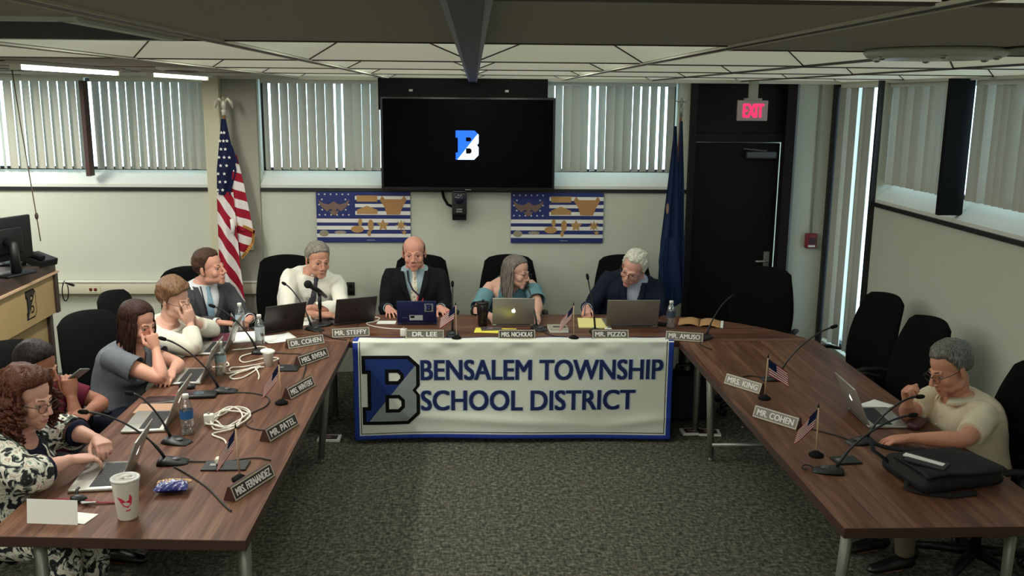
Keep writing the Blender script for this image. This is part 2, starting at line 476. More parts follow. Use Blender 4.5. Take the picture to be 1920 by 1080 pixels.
b = MB(); b.cyl((0.69, -0.03, 1.0), (0.69, -0.08, 1.0), 0.013); b.tube([(0.69, -0.075, 1.0), (0.58, -0.078, 1.0)], 0.010); b.box((0.69, -0.026, 1.0), (0.05, 0.008, 0.16)); b.build('door_handle', M_steel, dr)
b = MB()
for z in (0.25, 1.1, 1.8): b.cyl((0.765, -0.03, z-0.05), (0.765, -0.03, z+0.05), 0.009)
b.build('hinge', M_steel, dr)

# ------------------------------------------------------------------ ceiling with shallow pyramid coffers
b = MB(); HIP = []
cols = [-5.2, -4.45, -3.7, -2.95, -2.2, -1.46, -0.72, 0.0, 0.745, 1.5, 2.25, 3.1]
for i in range(len(cols)-1):
    x0, x1 = cols[i], cols[i+1]
    sh = 0.0 if x1 < 1 else (0.22 if x1 < 2 else 0.4)
    ys = [-2.6, -0.94+sh*0, 0.28, 1.5, 2.72+sh, 4.16+sh*0.6, 5.38+sh*0.5, 6.6+sh*0.4, 8.0]
    for j in range(len(ys)-1):
        y0, y1 = ys[j], ys[j+1]
        c = [(x0, y0, ZC), (x1, y0, ZC), (x1, y1, ZC), (x0, y1, ZC)]
        if j == 3 or (i < 5 and y0 > 4):
            b.add(c, [(0, 3, 2, 1)])
        else:
            h = 0.125
            yi = 0.45
            mx_, ya, yb = (x0+x1)/2, y0+(y1-y0)*yi, y1-(y1-y0)*yi
            for q0, q1 in (((x0, y0), (mx_, ya)), ((x1, y0), (mx_, ya)), ((x0, y1), (mx_, yb)), ((x1, y1), (mx_, yb))): HIP.append((V((q0[0], q0[1], ZC-0.001)), V((q1[0], q1[1], ZC+h-0.001))))
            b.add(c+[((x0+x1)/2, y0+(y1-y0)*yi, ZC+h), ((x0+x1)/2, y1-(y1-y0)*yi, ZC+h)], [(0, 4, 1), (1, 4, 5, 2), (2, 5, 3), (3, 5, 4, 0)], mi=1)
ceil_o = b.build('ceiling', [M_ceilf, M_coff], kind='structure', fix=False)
def lens(x, y, k):
    k *= 0.34; zb = 0.062 if y < 4 else 0.04
    g = MB(); g.box((x, y, ZC+zb+0.022), (0.24, 0.44, 0.044))
    for i_, f_ in enumerate(g.f):
        zz = [g.v[q][2] for q in f_]
        g.mi[i_] = 0 if max(zz) < ZC+zb+0.01 else 1
    g.build('light_lens', [mat('coffer_lens_%d' % int(k*100), (245, 245, 238), 0.5, emit=(250, 255, 244), estr=k),
                           mat('coffer_lens_side_%d' % int(k*100), (245, 245, 238), 0.5, emit=(250, 255, 240), estr=k*LS)], ceil_o)
LS = 2.0
for cx, ks in ((-1.83, (8, 12, 8, 0)), (-1.09, (11, 12, 8, 3)), (-0.36, (10, 11, 25, 11)), (0.37, (9, 10, 25, 11)), (1.12, (2, 2, 4, 2)), (1.87, (1.2, 1.2, 1, 1)), (2.67, (.6, .6, .6, .6))):
    for cy, k in zip((3.44, 4.77, 5.99, 7.3), ks):
        if k: lens(cx, cy, k)
b = MB(); b.box(((XL+XR)/2, (YF+YW)/2, 2.75), (XR-XL+0.8, YW-YF+0.8, 0.1)); b.build('trim_15', M_blackm, kind='structure')
# grid bars
b = MB()
for q0, q1 in HIP: b.tube([q0, q1], 0.0045, 4)
for i, x in enumerate(cols[1:-1]):
    if abs(x) < 0.01: continue
    w = 0.024
    b.box((x, (YF+YW)/2, ZC+0.001), (w, YW-YF, 0.012))
for i in range(len(cols)-1):
    x0, x1 = cols[i], cols[i+1]
    sh = 0.0 if x1 < 1 else (0.22 if x1 < 2 else 0.4)
    for y in (-0.94, 0.28, 1.5, 2.72+sh, 4.16+sh*0.6, 5.38+sh*0.5, 6.6+sh*0.4):
        b.box(((x0+x1)/2, y, ZC+0.002), (x1-x0, 0.02, 0.010))
b.build('trim_16', M_tbar, kind='structure')
b = MB()
for x in (-0.72, -1.46, 0.745):
    b.box((x-0.02, (YF+YW)/2, ZC-0.003), (0.006, YW-YF, 0.006)); b.box((x+0.02, (YF+YW)/2, ZC-0.003), (0.006, YW-YF, 0.006))
b.build('trim_17', M_ceil, kind='structure')
# centre channel beam
b = MB(); b.box((-0.01, (YF+YW)/2, ZC-0.012), (0.046, YW-YF, 0.05)); b.build('trim_18', mat('beam_black', (22, 22, 30), 0.5), kind='structure')
b = MB()
for sx in (-1, 1): b.box((-0.01+sx*0.028, (YF+YW)/2, ZC-0.016), (0.010, YW-YF, 0.034))
b.build('trim_19', M_rail, kind='structure')
# back-wall ceiling moulding
b = MB(); b.box(((XL+XR)/2, 7.93, 2.545), (XR-XL, 0.02, 0.03)); b.build('trim_20', M_ceil, kind='structure')

# ------------------------------------------------------------------ vertical blinds
def blind(name, label, p0, p1, z0, z1, slat=0.089, ang=14, inward=(0, -1), seed=1, gaps=(), slit=0.5, gapang=50, sgn=1, wide=(36, 43), group='vertical blinds'):
    rnd = random.Random(seed)
    p0 = V(p0+(0,)) if len(p0) == 2 else V(p0); p1 = V(p1+(0,)) if len(p1) == 2 else V(p1)
    d = p1-p0; L = d.length; u = d.normalized(); a0 = math.atan2(u.y, u.x)
    root = thing(name, label, 'blind', p0, a0, group)
    b = MB(); n = int(round(L/(slat*0.84)))
    for i in range(n):
        x = (i+0.5)*L/n
        a = math.radians(rnd.uniform(14, 26) if rnd.random() > slit else rnd.uniform(*wide)) if i not in gaps else math.radians(gapang)
        a *= sgn
        ca, sa = math.cos(a), math.sin(a)
        vs = []
        for z in (z0+rnd.uniform(0, 0.004), z1-0.03):
            for k in range(5):
                t = (k/4-0.5)*slat; bow = 0.006*(1-(2*k/4-1)**2)
                vs.append((x+ca*t-sa*bow, sa*t+ca*bow, z))
        b.add(vs, [(k, k+1, k+6, k+5) for k in range(4)], True)
    b.build('slats', M_blind, root, fix=False)
    b = MB(); b.box((L/2, 0, z1-0.015), (L, 0.04, 0.03)); b.build('headrail', M_sill, root)
    return root
blind('vertical_blind', 'beige vertical blind left of the dark brown post on the back wall', (-4.58, 8.055), (-3.24, 8.055), 1.775, 2.53, seed=2, sgn=-1, wide=(24, 31), slit=.5, gaps=(8,))
blind('vertical_blind', 'bright vertical blind between the brown post and the cream column', (-3.19, 8.055), (-2.25, 8.055), 1.775, 2.53, seed=3, sgn=-1, wide=(25, 32), slit=.65, gaps=())
blind('vertical_blind', 'grey vertical blind on the back wall between flag with stars and television', (-1.79, 8.055), (-0.80, 8.055), 1.775, 2.53, seed=4, sgn=-1, wide=(27, 34), slit=.55, gaps=(0, 8))
blind('vertical_blind', 'grey vertical blind on the back wall right of the television', (-0.72, 8.055), (1.72, 8.055), 1.775, 2.53, seed=5, wide=(35, 39), slit=.4, gaps=(23, 31))
blind('vertical_blind', 'floor-length vertical blind in the narrow corner window', (3.12, 7.93), (3.12, 7.12), 0.32, 2.53, seed=6, slit=.6, gapang=-24, gaps=(1, 4, 5, 8, 9))
blind('vertical_blind', 'pale blue-lit vertical blind right of the corner window, beyond the black post', (3.155, 7.05), (3.155, 5.90), 1.775, 2.53, seed=7, slit=.5, gapang=-24, gaps=(0, 13, 14))
blind('vertical_blind', 'tan vertical blind on the right wall, nearer than the black post', (3.155, 5.82), (3.155, 2.22), 1.775, 2.53, seed=8, slit=.2, gaps=(2,))

# ------------------------------------------------------------------ lamps of the room
def troffer(name, label, x, y, w, l, power, color=(0.98, 1.0, 0.93), lit=True, estr=6.0, z=ZC, spread=None):
    r = thing(name, label, 'ceiling light', (x, y, z-0.001), 0, 'ceiling lights')
    b = MB(); t = 0.03
    h = 0.03 if lit else 0.008
    b.box((0, -l/2, -h*.4), (w+t*2, t, h)); b.box((0, l/2, -h*.4), (w+t*2, t, h))
    b.box((-w/2, 0, -h*.4), (t, l, h)); b.box((w/2, 0, -h*.4), (t, l, h))
    b.build('frame', M_sill, r)
    m = mat('diffuser_lit_%s' % name+str(len(MATS)), (240, 240, 230), 0.6, emit=(255, 250, 235), estr=estr) if lit else mat('diffuser_off', (10, 8, 9), 0.8, spec=.1)
    b = MB(); b.box((0, 0, -0.006 if lit else -0.002), (w-0.02, l-0.02, 0.008)); b.build('diffuser', m, r)
    if power:
        ld = bpy.data.lights.new('ceiling_lamp', 'AREA'); ld.shape = 'RECTANGLE'; ld.size = w*0.95; ld.size_y = l*0.95
        ld.energy = power; ld.color = color
        if spread: ld.spread = spread
        lo = bpy.data.objects.new('ceiling_lamp', ld); COL.objects.link(lo); lo.location = (0, 0, -0.03); lo.parent = r
    return r
# ------------------------------------------------------------------ tables
TZ = 0.74; TH = 0.045
def leg_mb(x, y, splay=(0, 0)):
    b = MB()
    b.tube([(x, y, TZ-TH), (x+splay[0], y+splay[1], 0.02)], [0.030, 0.021], 4, True)
    b.cyl((x+splay[0], y+splay[1], 0), (x+splay[0], y+splay[1], 0.025), 0.018, 0.016, 10, mi=0)
    return b
def table(name, label, poly, mats, legs, loc, bars=()):
    r = thing(name, label, 'table', loc)
    ox, oy = loc[0], loc[1]
    b = MB(); pts = [(x-ox, y-oy) for x, y in poly]
    b.poly(pts, (), TZ-TH, TZ)
    for i in range(len(b.f)):
        z = [b.v[k][2] for k in b.f[i]]
        if min(z) < TZ-0.001: b.mi[i] = 1
    b.build('tabletop', [mats, M_edge], r, bevel=0.003)
    if legs:
        f = MB(); xs = [p[0] for p in legs]; ys = [p[1] for p in legs]
        x0, x1, y0, y1 = min(xs)-ox, max(xs)-ox, min(ys)-oy, max(ys)-oy
        z = TZ-TH-0.03
        f.box(((x0+x1)/2, y0, z), (x1-x0, 0.03, 0.055)); f.box(((x0+x1)/2, y1, z), (x1-x0, 0.03, 0.055))
        f.box((x0, (y0+y1)/2, z), (0.03, y1-y0, 0.055)); f.box((x1, (y0+y1)/2, z), (0.03, y1-y0, 0.055))
        f.build('apron', M_edge, r)
        for (x, y, sx, sy) in legs: leg_mb(x-ox, y-oy, (sx, sy)).build('leg', M_legm, r)
        for p, q in bars:
            s = MB(); s.cyl((p[0]-ox, p[1]-oy, p[2]), (q[0]-ox, q[1]-oy, q[2]), 0.014); s.build('crossbar', M_steel, r)
    return r
G = 0.0015
table('conference_table', 'walnut conference table across the back with the white banner hung on its front',
      [(-0.86+G, 6.25), (1.43-G, 6.25), (1.43-G, 7.06), (-0.86+G, 7.06)], M_woodx,
      [(-0.74, 6.40, 0, 0), (1.31, 6.40, 0, 0), (-0.74, 6.92, 0, 0), (1.31, 6.92, 0, 0)], (0.28, 6.65, 0))
table('conference_table', 'long walnut table on the left side, tumbler and folded card on its near end',
      [(-1.865, 3.37), (-0.868, 3.31), (-0.86, 6.25-G), (-1.87, 6.25-G)], M_wood,
      [(-0.93, 3.52, 0, 0), (-1.74, 3.52, 0, 0), (-0.96, 5.9, -0.06, 0), (-1.74, 5.9, 0, 0)], (-1.37, 4.8, 0))
table('conference_table', 'long walnut table on the right side, under the black shoulder bag',
      [(1.465, 3.36), (2.40, 3.36), (2.41, 6.25-G), (1.43, 6.25-G)], M_wood,
      [(1.60, 3.62, -0.03, 0.02), (2.31, 3.62, 0, 0), (1.57, 5.9, 0.03, -0.02), (2.28, 5.9, 0, 0)], (1.93, 4.8, 0),
      bars=[((1.6, 5.86, 0.12), (2.28, 5.86, 0.12))])
def wedge(sx, x0, x1, label):
    pts = [(x0, 6.25)]
    for k in range(9):
        a = k/8*PI/2
        e = 0.62
        cx = abs(math.cos(a))**e; cy = abs(math.sin(a))**e
        # flattened quarter round
        t = k/8
        px = x1+(x0-x1)*t; py = 6.25+0.81*t; bul = 0.14*math.sin(PI*t)
        nx, ny = (0.81, abs(x1-x0)); l = math.hypot(nx, ny)
        pts.append((px+sx*bul*nx/l, py+bul*ny/l))
    if sx < 0: pts = pts[::-1]
    return pts
table('corner_table', 'wedge-shaped walnut corner table joining the left and back tables', wedge(-1, -0.86, -1.87, ''), M_woodx, [(-1.1, 6.42, 0, 0), (-1.45, 6.5, 0, 0), (-1.05, 6.75, 0, 0)], (-1.2, 6.5, 0))
table('corner_table', 'wedge-shaped walnut corner table joining the right and back tables', wedge(1, 1.43, 2.41, ''), M_woodx, [(1.62, 6.42, 0, 0), (2.0, 6.5, 0, 0), (1.62, 6.75, 0, 0)], (1.75, 6.5, 0))

# ------------------------------------------------------------------ banner
bx0, bx1 = -0.835, 1.395; bzb = 0.03; byf = 6.235
def bdisp(x, z):
    """forward sag (-y) of the cloth"""
    t = (x-bx0)/(bx1-bx0); h = (TZ-z)/0.71
    f = 0.010*math.sin(11*t+2.5*h)*h+0.014*math.exp(-((h-0.80-0.16*(t-0.42))/0.055)**2)*math.exp(-((t-0.45)/0.26)**2)
    f += 0.010*math.exp(-((h-0.06)/0.05)**2)*(math.sin(57*t)*0.5+math.sin(31*t+1)*0.5)
    f += 0.012*math.exp(-((h-0.84+0.35*(t-0.85))/0.05)**2)*math.exp(-((t-0.9)/0.1)**2)
    f += 0.008*math.exp(-((h-0.85)/0.07)**2)*math.exp(-((t-0.12)/0.1)**2)*math.sin(22*t)
    return f
def bsurf(x, s):
    """s: 0 at rear edge on the table, 0.1 at the table edge, to 0.81 at the bottom"""
    if s < 0.1: return V((x, 6.34-s, TZ+0.004+0.003*math.sin(14*x)))
    z = TZ+0.004-(s-0.1)*(TZ+0.004-bzb-0.008*math.sin(2.2*(x-bx0)))/0.71
    return V((x, byf-bdisp(x, z)*min(1, (s-0.1)/0.03)-0.003, z))
ban = thing('banner', 'white school district banner with navy lettering hanging on the back table front', 'banner', (0.28, 6.235, 0))
def bgrid(x0, x1, s0, s1, nu, nv, lift, nm, m):
    b = MB()
    b.grid(lambda u, v: bsurf(x0+(x1-x0)*u, s0+(s1-s0)*v)-V((0.28, 6.235, 0))+(V((0, -lift, 0)) if s0+(s1-s0)*v >= 0.1 else V((0, -lift*0.3, lift))), nu, nv)
    return b.build(nm, m, ban, fix=False, solid=0.0008)
M_ban = mat('banner_white', (232, 234, 222), 0.7, spec=0.25)
M_bblue = mat('banner_border_blue', (22, 54, 150), 0.7)
SB = [0.0, 0.1, 0.81]
bgrid(bx0, bx1, 0.0, 0.81, 120, 80, 0.0, 'cloth', M_ban)
for (a, c, s0, s1, nu, nv) in ((bx0, bx0+0.035, 0.0, 0.81, 6, 60), (bx1-0.035, bx1, 0.0, 0.81, 6, 60), (bx0, bx1, 0.778, 0.81, 100, 4), (bx0, bx1, 0, 0.008, 100, 3)):
    bgrid(a, c, s0, s1, nu, nv, 0.0015, 'border', M_bblue)
for (a, c, s0, s1, nu, nv) in ((bx0+0.045, bx0+0.050, 0.1, 0.768, 3, 60), (bx1-0.050, bx1-0.045, 0.1, 0.768, 3, 60), (bx0+0.045, bx1-0.045, 0.762, 0.767, 100, 2)):
    bgrid(a, c, s0, s1, nu, nv, 0.0015, 'border_line', M_trim)
def drape(lift):
    def post(vs, fs):
        bm = bmesh.new(); bv = [bm.verts.new(v) for v in vs]
        for f in fs:
            try: bm.faces.new([bv[k] for k in f])
            except ValueError: pass
        bmesh.ops.triangulate(bm, faces=bm.faces[:])
        xs = [v.x for v in vs]; zs = [v.z for v in vs]
        x = min(xs)
        while x < max(xs):
            bmesh.ops.bisect_plane(bm, geom=bm.verts[:]+bm.edges[:]+bm.faces[:], plane_co=V((x, 0, 0)), plane_no=V((1, 0, 0))); x += 0.035
        z = min(zs)
        while z < max(zs):
            bmesh.ops.bisect_plane(bm, geom=bm.verts[:]+bm.edges[:]+bm.faces[:], plane_co=V((0, 0, z)), plane_no=V((0, 0, 1))); z += 0.03
        for v in bm.verts:
            v.co.y += -bdisp(v.co.x+0.28, v.co.z)-0.0055-lift
        bm.verts.index_update()
        r = [v.co.copy() for v in bm.verts], [tuple(v.index for v in f.verts) for f in bm.faces]
        bm.free(); return r
    return post
def xz(x, z):   # xy plane -> upright, facing -y
    return Matrix.Translation((x, 0, z)) @ Matrix.Rotation(PI/2, 4, 'X')
emblem(ban, 0.50, xz(bx0+0.058-0.28, 0.145), M_blackm, M_blue, M_grey, post=drape(0), lift=0.0012)
for txt, x0, x1, zc, sz in (('BENSALEM TOWNSHIP', -0.37, 1.325, 0.540, 0.205), ('SCHOOL DISTRICT', -0.37, 1.135, 0.318, 0.205)):
    for nm, wd, bo, m_, lf, offs in (('lettering_outline', x1-x0, 0.0085, mat('ink_halo', (168, 190, 214), 0.7), 0.0, (0.0,)), ('lettering', x1-x0-0.006, 0.0045, M_ink, 0.001, (0.0,))):
        v_, f_ = text_mesh(txt, sz, wd, 0.0006, bo)
        g = MB()
        for q, dx in enumerate(offs):
            v2 = [xz((x0+x1)/2-0.28+dx, zc) @ v for v in v_]
            v2, f2 = drape(lf+q*0.0001)(v2, f_)
            g.add(v2, f2)
        g.build(nm, m_, ban)

# ------------------------------------------------------------------ office chairs
def make_chair(loc, rz, label):
    r = thing('office_chair', label, 'chair', loc, rz, 'black office chairs')
    # faces -y locally ; seat
    b = MB(); b.rbox((0, 0.0, 0.445), (0.50, 0.48, 0.09), 0.04); b.build('seat', M_chair, r)
    b = MB()
    # curved high back : grid front/back
    def w(t): return (0.205+0.045*math.sin(PI*min(1, t*1.05+.05)**0.9))*(1.0 if t < 0.86 else max(0.0, 1-((t-0.86)/0.14)**4)**0.5*0.20+0.80)
    nv = 18; nu = 12
    vs = []; fs = []
    for side in (0, 1):
        for j in range(nv):
            t = j/(nv-1); z = 0.50+0.60*t
            y = 0.215+0.10*t+0.035*math.sin(PI*t*0.9+0.3)*-1
            for i in range(nu):
                s = (i/(nu-1)-0.5)*2
                zz = z-(0.016*s*s*max(0, (t-0.75)/0.25))
                th = 0.042*(1-abs(s)**4*0.8)*(1-max(0, (t-0.85)/0.15)**2*0.8)*(1-max(0, (0.08-t)/0.08)*0.6)
                yy = y-0.045*s*s + (th if side else -th)
                vs.append((s*w(t), yy, zz))
    o = nv*nu
    for j in range(nv-1):
        for i in range(nu-1):
            a = j*nu+i
            fs.append((a, a+1, a+nu+1, a+nu)); fs.append((o+a, o+a+nu, o+a+nu+1, o+a+1))
    for j in range(nv-1):
        for i in (0, nu-1):
            a = j*nu+i; fs.append((a, a+nu, o+a+nu, o+a))
    for i in range(nu-1):
        for j in (0, nv-1):
            a = j*nu+i; fs.append((a, a+1, o+a+1, o+a))
    b.add(vs, fs, True); b.build('backrest', M_chair, r)
    b = MB(); b.tube([(0, 0.10, 0.40), (0, 0.27, 0.40), (0, 0.30, 0.46), (0, 0.275, 0.62)], [0.028, 0.028, 0.028, 0.022], 8, ell=[0.5]*4); b.build('back_bar', M_chairp, r)
    for sx in (-1, 1):
        b = MB()
        x = sx*0.29
        b.tube([(sx*0.22, 0.02, 0.405), (x, 0.02, 0.42), (x+sx*0.01, 0.0, 0.55), (x, -0.02, 0.645)], 0.017, 8)
        b.tube([(x, 0.14, 0.645), (x+sx*0.005, 0.05, 0.667), (x, -0.06, 0.670), (x-sx*0.01, -0.15, 0.655)], [0.020, 0.027, 0.027, 0.020], 10, ell=[0.55]*4)
        b.build('armrest', M_chairp, r)
    b = MB(); b.cyl((0, 0, 0.10), (0, 0, 0.40), 0.026, 0.020); b.cyl((0, 0, 0.38), (0, 0, 0.40), 0.10, 0.12); b.build('gas_lift', M_chairp, r)
    for k in range(5):
        a = 2*PI*k/5+0.3; ca, sa = math.cos(a), math.sin(a)
        b = MB(); b.tube([(0, 0, 0.115), (ca*0.16, sa*0.16, 0.10), (ca*0.30, sa*0.30, 0.075)], [0.032, 0.026, 0.018], 8); lg = b.build('base_leg', M_chairp, r)
        b = MB(); tx, ty = -sa, ca
        for q in (-1, 1): b.cyl((ca*0.29+tx*q*0.006, sa*0.29+ty*q*0.006, 0.028), (ca*0.29+tx*q*0.026, sa*0.29+ty*q*0.026, 0.028), 0.028, n=14)
        b.cyl((ca*0.29, sa*0.29, 0.03), (ca*0.29, sa*0.29, 0.075), 0.009, n=8)
        b.build('caster', M_black, lg)
    return r
CHAIRS = [
 ((-1.49, 7.43, 0), math.radians(18), 'black high-back office chair behind the man in the white shirt'),
 ((-0.44, 7.44, 0), 0.0, 'black high-back office chair behind the balding man in the black suit'),
 ((0.29, 7.45, 0), 0.0, 'black high-back office chair behind the woman in the teal top'),
 ((1.24, 7.45, 0), math.radians(-4), 'black high-back office chair behind the white-haired man in navy'),
 ((2.18, 6.92, 0), math.radians(-28), 'empty black office chair in front of the dark door'),
 ((2.565, 6.08, 0), math.radians(-78), 'empty black office chair beside the corner window on the right'),
 ((2.53, 5.39, 0), math.radians(-82), 'empty black office chair along the right wall, just behind the man in the cream shirt'),
 ((2.60, 4.36, 0), math.radians(-84), 'black office chair at the right picture edge behind the man in the cream shirt'),
 ((-2.03, 6.94, 0), math.radians(46), 'black office chair mostly hidden behind the man in the grey suit'),
 ((-2.16, 6.18, 0), math.radians(84), 'black office chair behind the woman in the white sweater'),
 ((-2.13, 5.48, 0), math.radians(62), 'black office chair behind the young woman in the grey top'),
 ((-2.25, 4.80, 0), math.radians(75), 'black office chair behind the man in the maroon shirt'),
 ((-2.26, 3.88, 0), math.radians(88), 'black office chair under the curly-haired woman in the floral jacket'),
]
ch0 = make_chair(*CHAIRS[0])
for c in CHAIRS[1:]: dup(ch0, *c)
# ------------------------------------------------------------------ things on the walls and at the back
# television on its black wall box
t = thing('wall_box', 'black box cover above the television reaching the ceiling', 'box', (-0.09, 7.92, 2.35))
b = MB(); b.box((0, 0, 0.07), (1.40, 0.14, 0.26)); b.build('box_body', M_blackm, t, bevel=0.004)
for x in (-0.43, 0.36):
    b = MB(); b.box((x, -0.075, 0.10), (0.03, 0.012, 0.018)); b.build('bracket', M_steel, t)
t = thing('television', 'large black wall television showing a blue and white letter emblem', 'television', (-0.05, 7.86, 2.015), math.radians(-1.2))
b = MB(); b.rbox((0, 0, 0), (1.45, 0.06, 0.77), 0.008, n=2); b.build('bezel', M_black, t)
b = MB(); b.box((0, -0.0315, 0.005), (1.41, 0.002, 0.725)); b.build('screen', mat('tv_screen', (4, 4, 6), 0.16, spec=0.06), t)
b = MB(); b.box((0, 0.06, 0.02), (0.5, 0.06, 0.4)); b.build('wall_mount', M_blackm, t)
b = MB(); b.box((0, -0.031, -0.378), (0.05, 0.003, 0.006)); b.build('maker_mark', M_steel, t)
emblem(t, 0.245, Matrix.Translation((-0.105, -0.0328, -0.13)) @ Matrix.Rotation(PI/2, 4, 'X'), M_black,
       mat('screen_blue', (20, 90, 235), 0.4, emit=(20, 96, 255), estr=0.9), mat('screen_white', (210, 232, 255), 0.4, emit=(200, 226, 255), estr=0.85), outline=False, lift=0.0006)

# conference camera below the television
t = thing('wall_camera', 'black conference camera on a bracket below the television', 'camera', (-0.125, 7.985, 1.50))
b = MB(); b.rbox((0, -0.09, 0.015), (0.125, 0.11, 0.20), 0.02); b.build('camera_body', M_black, t)
b = MB(); b.cyl((0, -0.145, 0.06), (0, -0.165, 0.06), 0.045, 0.040); b.build('lens', mat('lens', (30, 32, 46), 0.15), t)
b = MB(); b.box((0, -0.07, -0.10), (0.12, 0.10, 0.05)); b.box((0, -0.01, -0.05), (0.10, 0.02, 0.16)); b.build('bracket', M_blackm, t)
b = MB(); b.tube([(-0.05, -0.06, -0.02), (-0.10, -0.05, 0.0), (-0.135, -0.03, 0.06), (-0.15, -0.01, 0.13)], 0.012); b.build('cable', M_blackm, t)
b = MB(); b.box((0, -0.147, -0.03), (0.045, 0.002, 0.012)); b.box((0, -0.147, -0.05), (0.05, 0.002, 0.010)); b.build('status_strip', M_steel, t)

# two striped panels
def star_pts(cx, cy, r, r2=None, n=5, rot=PI/2):
    r2 = r2 or r*0.42
    return [(cx+(r if k % 2 == 0 else r2)*math.cos(rot+PI*k/n), cy+(r if k % 2 == 0 else r2)*math.sin(rot+PI*k/n)) for k in range(2*n)]
def ellipse(cx, cy, a, c, n=20): return [(cx+a*math.cos(2*PI*k/n), cy+c*math.sin(2*PI*k/n)) for k in range(n)]
def panel(loc, label):
    t = thing('striped_panel', label, 'wall panel', loc, 0, 'striped flag panels')
    W, H = 0.80, 0.44
    R = Matrix.Rotation(PI/2, 4, 'X')
    M_pb = mat('panel_blue', (24, 40, 106), 0.6)
    b = MB(); b.box((0, 0, 0), (W, 0.02, H)); b.build('backing', M_pb, t, bevel=0.002)
    b = MB(); b.M = Matrix.Translation((0, -0.0105, 0)) @ R
    def fy(f): return H/2-f*H
    for a, c in ((0.09, 0.165), (0.245, 0.31), (0.385, 0.46)): b.poly([(-0.40+0.33, fy(c)), (0.40, fy(c)), (0.40, fy(a)), (-0.07, fy(a))], (), 0, 0.001)
    for a, c in ((0.535, 0.61), (0.675, 0.75), (0.83, 0.90)): b.poly([(-0.40, fy(c)), (0.40, fy(c)), (0.40, fy(a)), (-0.40, fy(a))], (), 0, 0.001)
    b.build('stripes', M_fwhite, t)
    b = MB(); b.M = Matrix.Translation((0, -0.0105, 0)) @ R
    rnd = random.Random(3)
    for j in range(5):
        for i in range(6):
            x = -0.375+i*0.05+(0.025 if j % 2 else 0); y = fy(0.06+j*0.10)
            if x > -0.11 or (abs(x+0.25) < 0.09 and abs(y-fy(0.27)) < 0.06): continue
            b.poly(star_pts(x, y, 0.010), (), 0, 0.001)
    b.build('stars', M_fwhite, t)
    b = MB(); b.M = Matrix.Translation((0, -0.0110, 0)) @ R
    # spread wings and breast shield
    cy = fy(0.27)
    for s in (-1, 1):
        b.poly([(-0.25+s*0.015, cy-0.02), (-0.25+s*0.06, cy-0.055), (-0.25+s*0.11, cy-0.01), (-0.25+s*0.135, cy+0.05), (-0.25+s*0.10, cy+0.02), (-0.25+s*0.05, cy+0.005), (-0.25+s*0.015, cy+0.02)][::s], (), 0, 0.002)
    b.poly(ellipse(-0.25, cy-0.01, 0.03, 0.04), (), 0.001, 0.003); b.poly([(-0.29, cy-0.05), (-0.21, cy-0.05), (-0.23, cy-0.085), (-0.27, cy-0.085)], (), 0, 0.002)
    b.build('winged_emblem', mat('emblem_bronze', (120, 92, 84), 0.5), t)
    def badge(pl, nm='badge', m=M_gold):
        g = MB(); g.M = Matrix.Translation((0, -0.0115, 0)) @ R
        for pp in pl: g.poly(pp, (), 0, 0.003)
        g.build(nm, m, t)
    badge([[(-0.055, fy(0.20)), (0.12, fy(0.20)), (0.12, fy(0.08)), (-0.055, fy(0.08))]]); badge([[(-0.055, fy(0.44)), (0.12, fy(0.44)), (0.12, fy(0.36)), (0.03, fy(0.28)), (-0.055, fy(0.36))]])
    badge([[(0.20, fy(0.45)), (0.31, fy(0.45)), (0.335, fy(0.30)), (0.37, fy(0.16)), (0.35, fy(0.08)), (0.325, fy(0.15)), (0.185, fy(0.15)), (0.16, fy(0.08)), (0.14, fy(0.16)), (0.18, fy(0.30))]], m=mat('badge_tan', (170, 124, 76), 0.5))
    badge([star_pts(0.165, fy(0.66), 0.055, 0.026)]); badge([star_pts(0.32, fy(0.66), 0.05, 0.022, 8)])
    badge([ellipse(-0.055, fy(0.74), 0.055, 0.03), ellipse(-0.03, fy(0.60), 0.018, 0.032)]); badge([ellipse(0.06, fy(0.66), 0.025, 0.05), ellipse(0.045, fy(0.82), 0.016, 0.025)])
    badge([star_pts(0.345, fy(0.80), 0.026, 0.012)])
    badge([ellipse(-0.34, fy(0.82), 0.04, 0.028)], m=mat('badge_pale', (150, 140, 120), 0.5)); badge([ellipse(-0.20, fy(0.80), 0.05, 0.014)], m=MATS['badge_pale'])
    b = MB(); b.box((0.06, -0.0105, fy(0.955)), (0.07, 0.001, 0.006)); b.build('caption_line', M_grey, t)
panel((-0.947, 7.99, 1.385), 'blue and white striped panel with gold badges, left of the wall camera')
panel((0.718, 7.99, 1.383), 'blue and white striped panel with gold badges, right of the wall camera')

# thermostat, outlet, raceway, fire alarm
t = thing('wall_thermostat', 'small beige control box on the wall beside the starred flag', 'control box', (-1.93, 7.97, 1.165))
b = MB(); b.rbox((0, -0.012, 0), (0.085, 0.024, 0.13), 0.006, n=2); b.build('cover', M_wall2, t)
b = MB(); b.box((-0.01, -0.026, 0.035), (0.018, 0.004, 0.018)); b.build('sensor_window', M_black, t)
t = thing('wall_outlet', 'black wall outlet right of the man in the white shirt', 'outlet', (-1.075, 7.997, 0.755))
b = MB(); b.rbox((0, -0.005, 0), (0.07, 0.01, 0.115), 0.003, n=2); b.build('cover_plate', M_black, t)
for z in (-0.025, 0.025):
    b = MB(); b.cyl((0, -0.010, z), (0, -0.013, z), 0.017); b.build('socket', M_blackm, t)
t = thing('cable_raceway', 'cream cable raceway running along the back wall', 'raceway', (-2.9, 7.97, 0.768))
b = MB(); b.rbox((0, -0.005, 0), (2.35, 0.05, 0.105), 0.006, n=2); b.build('channel', mat('raceway_cream', (206, 200, 180), 0.55), t)
b = MB(); b.box((0, -0.012, 0.055), (2.35, 0.05, 0.008)); b.build('cover_lip', M_sill, t)
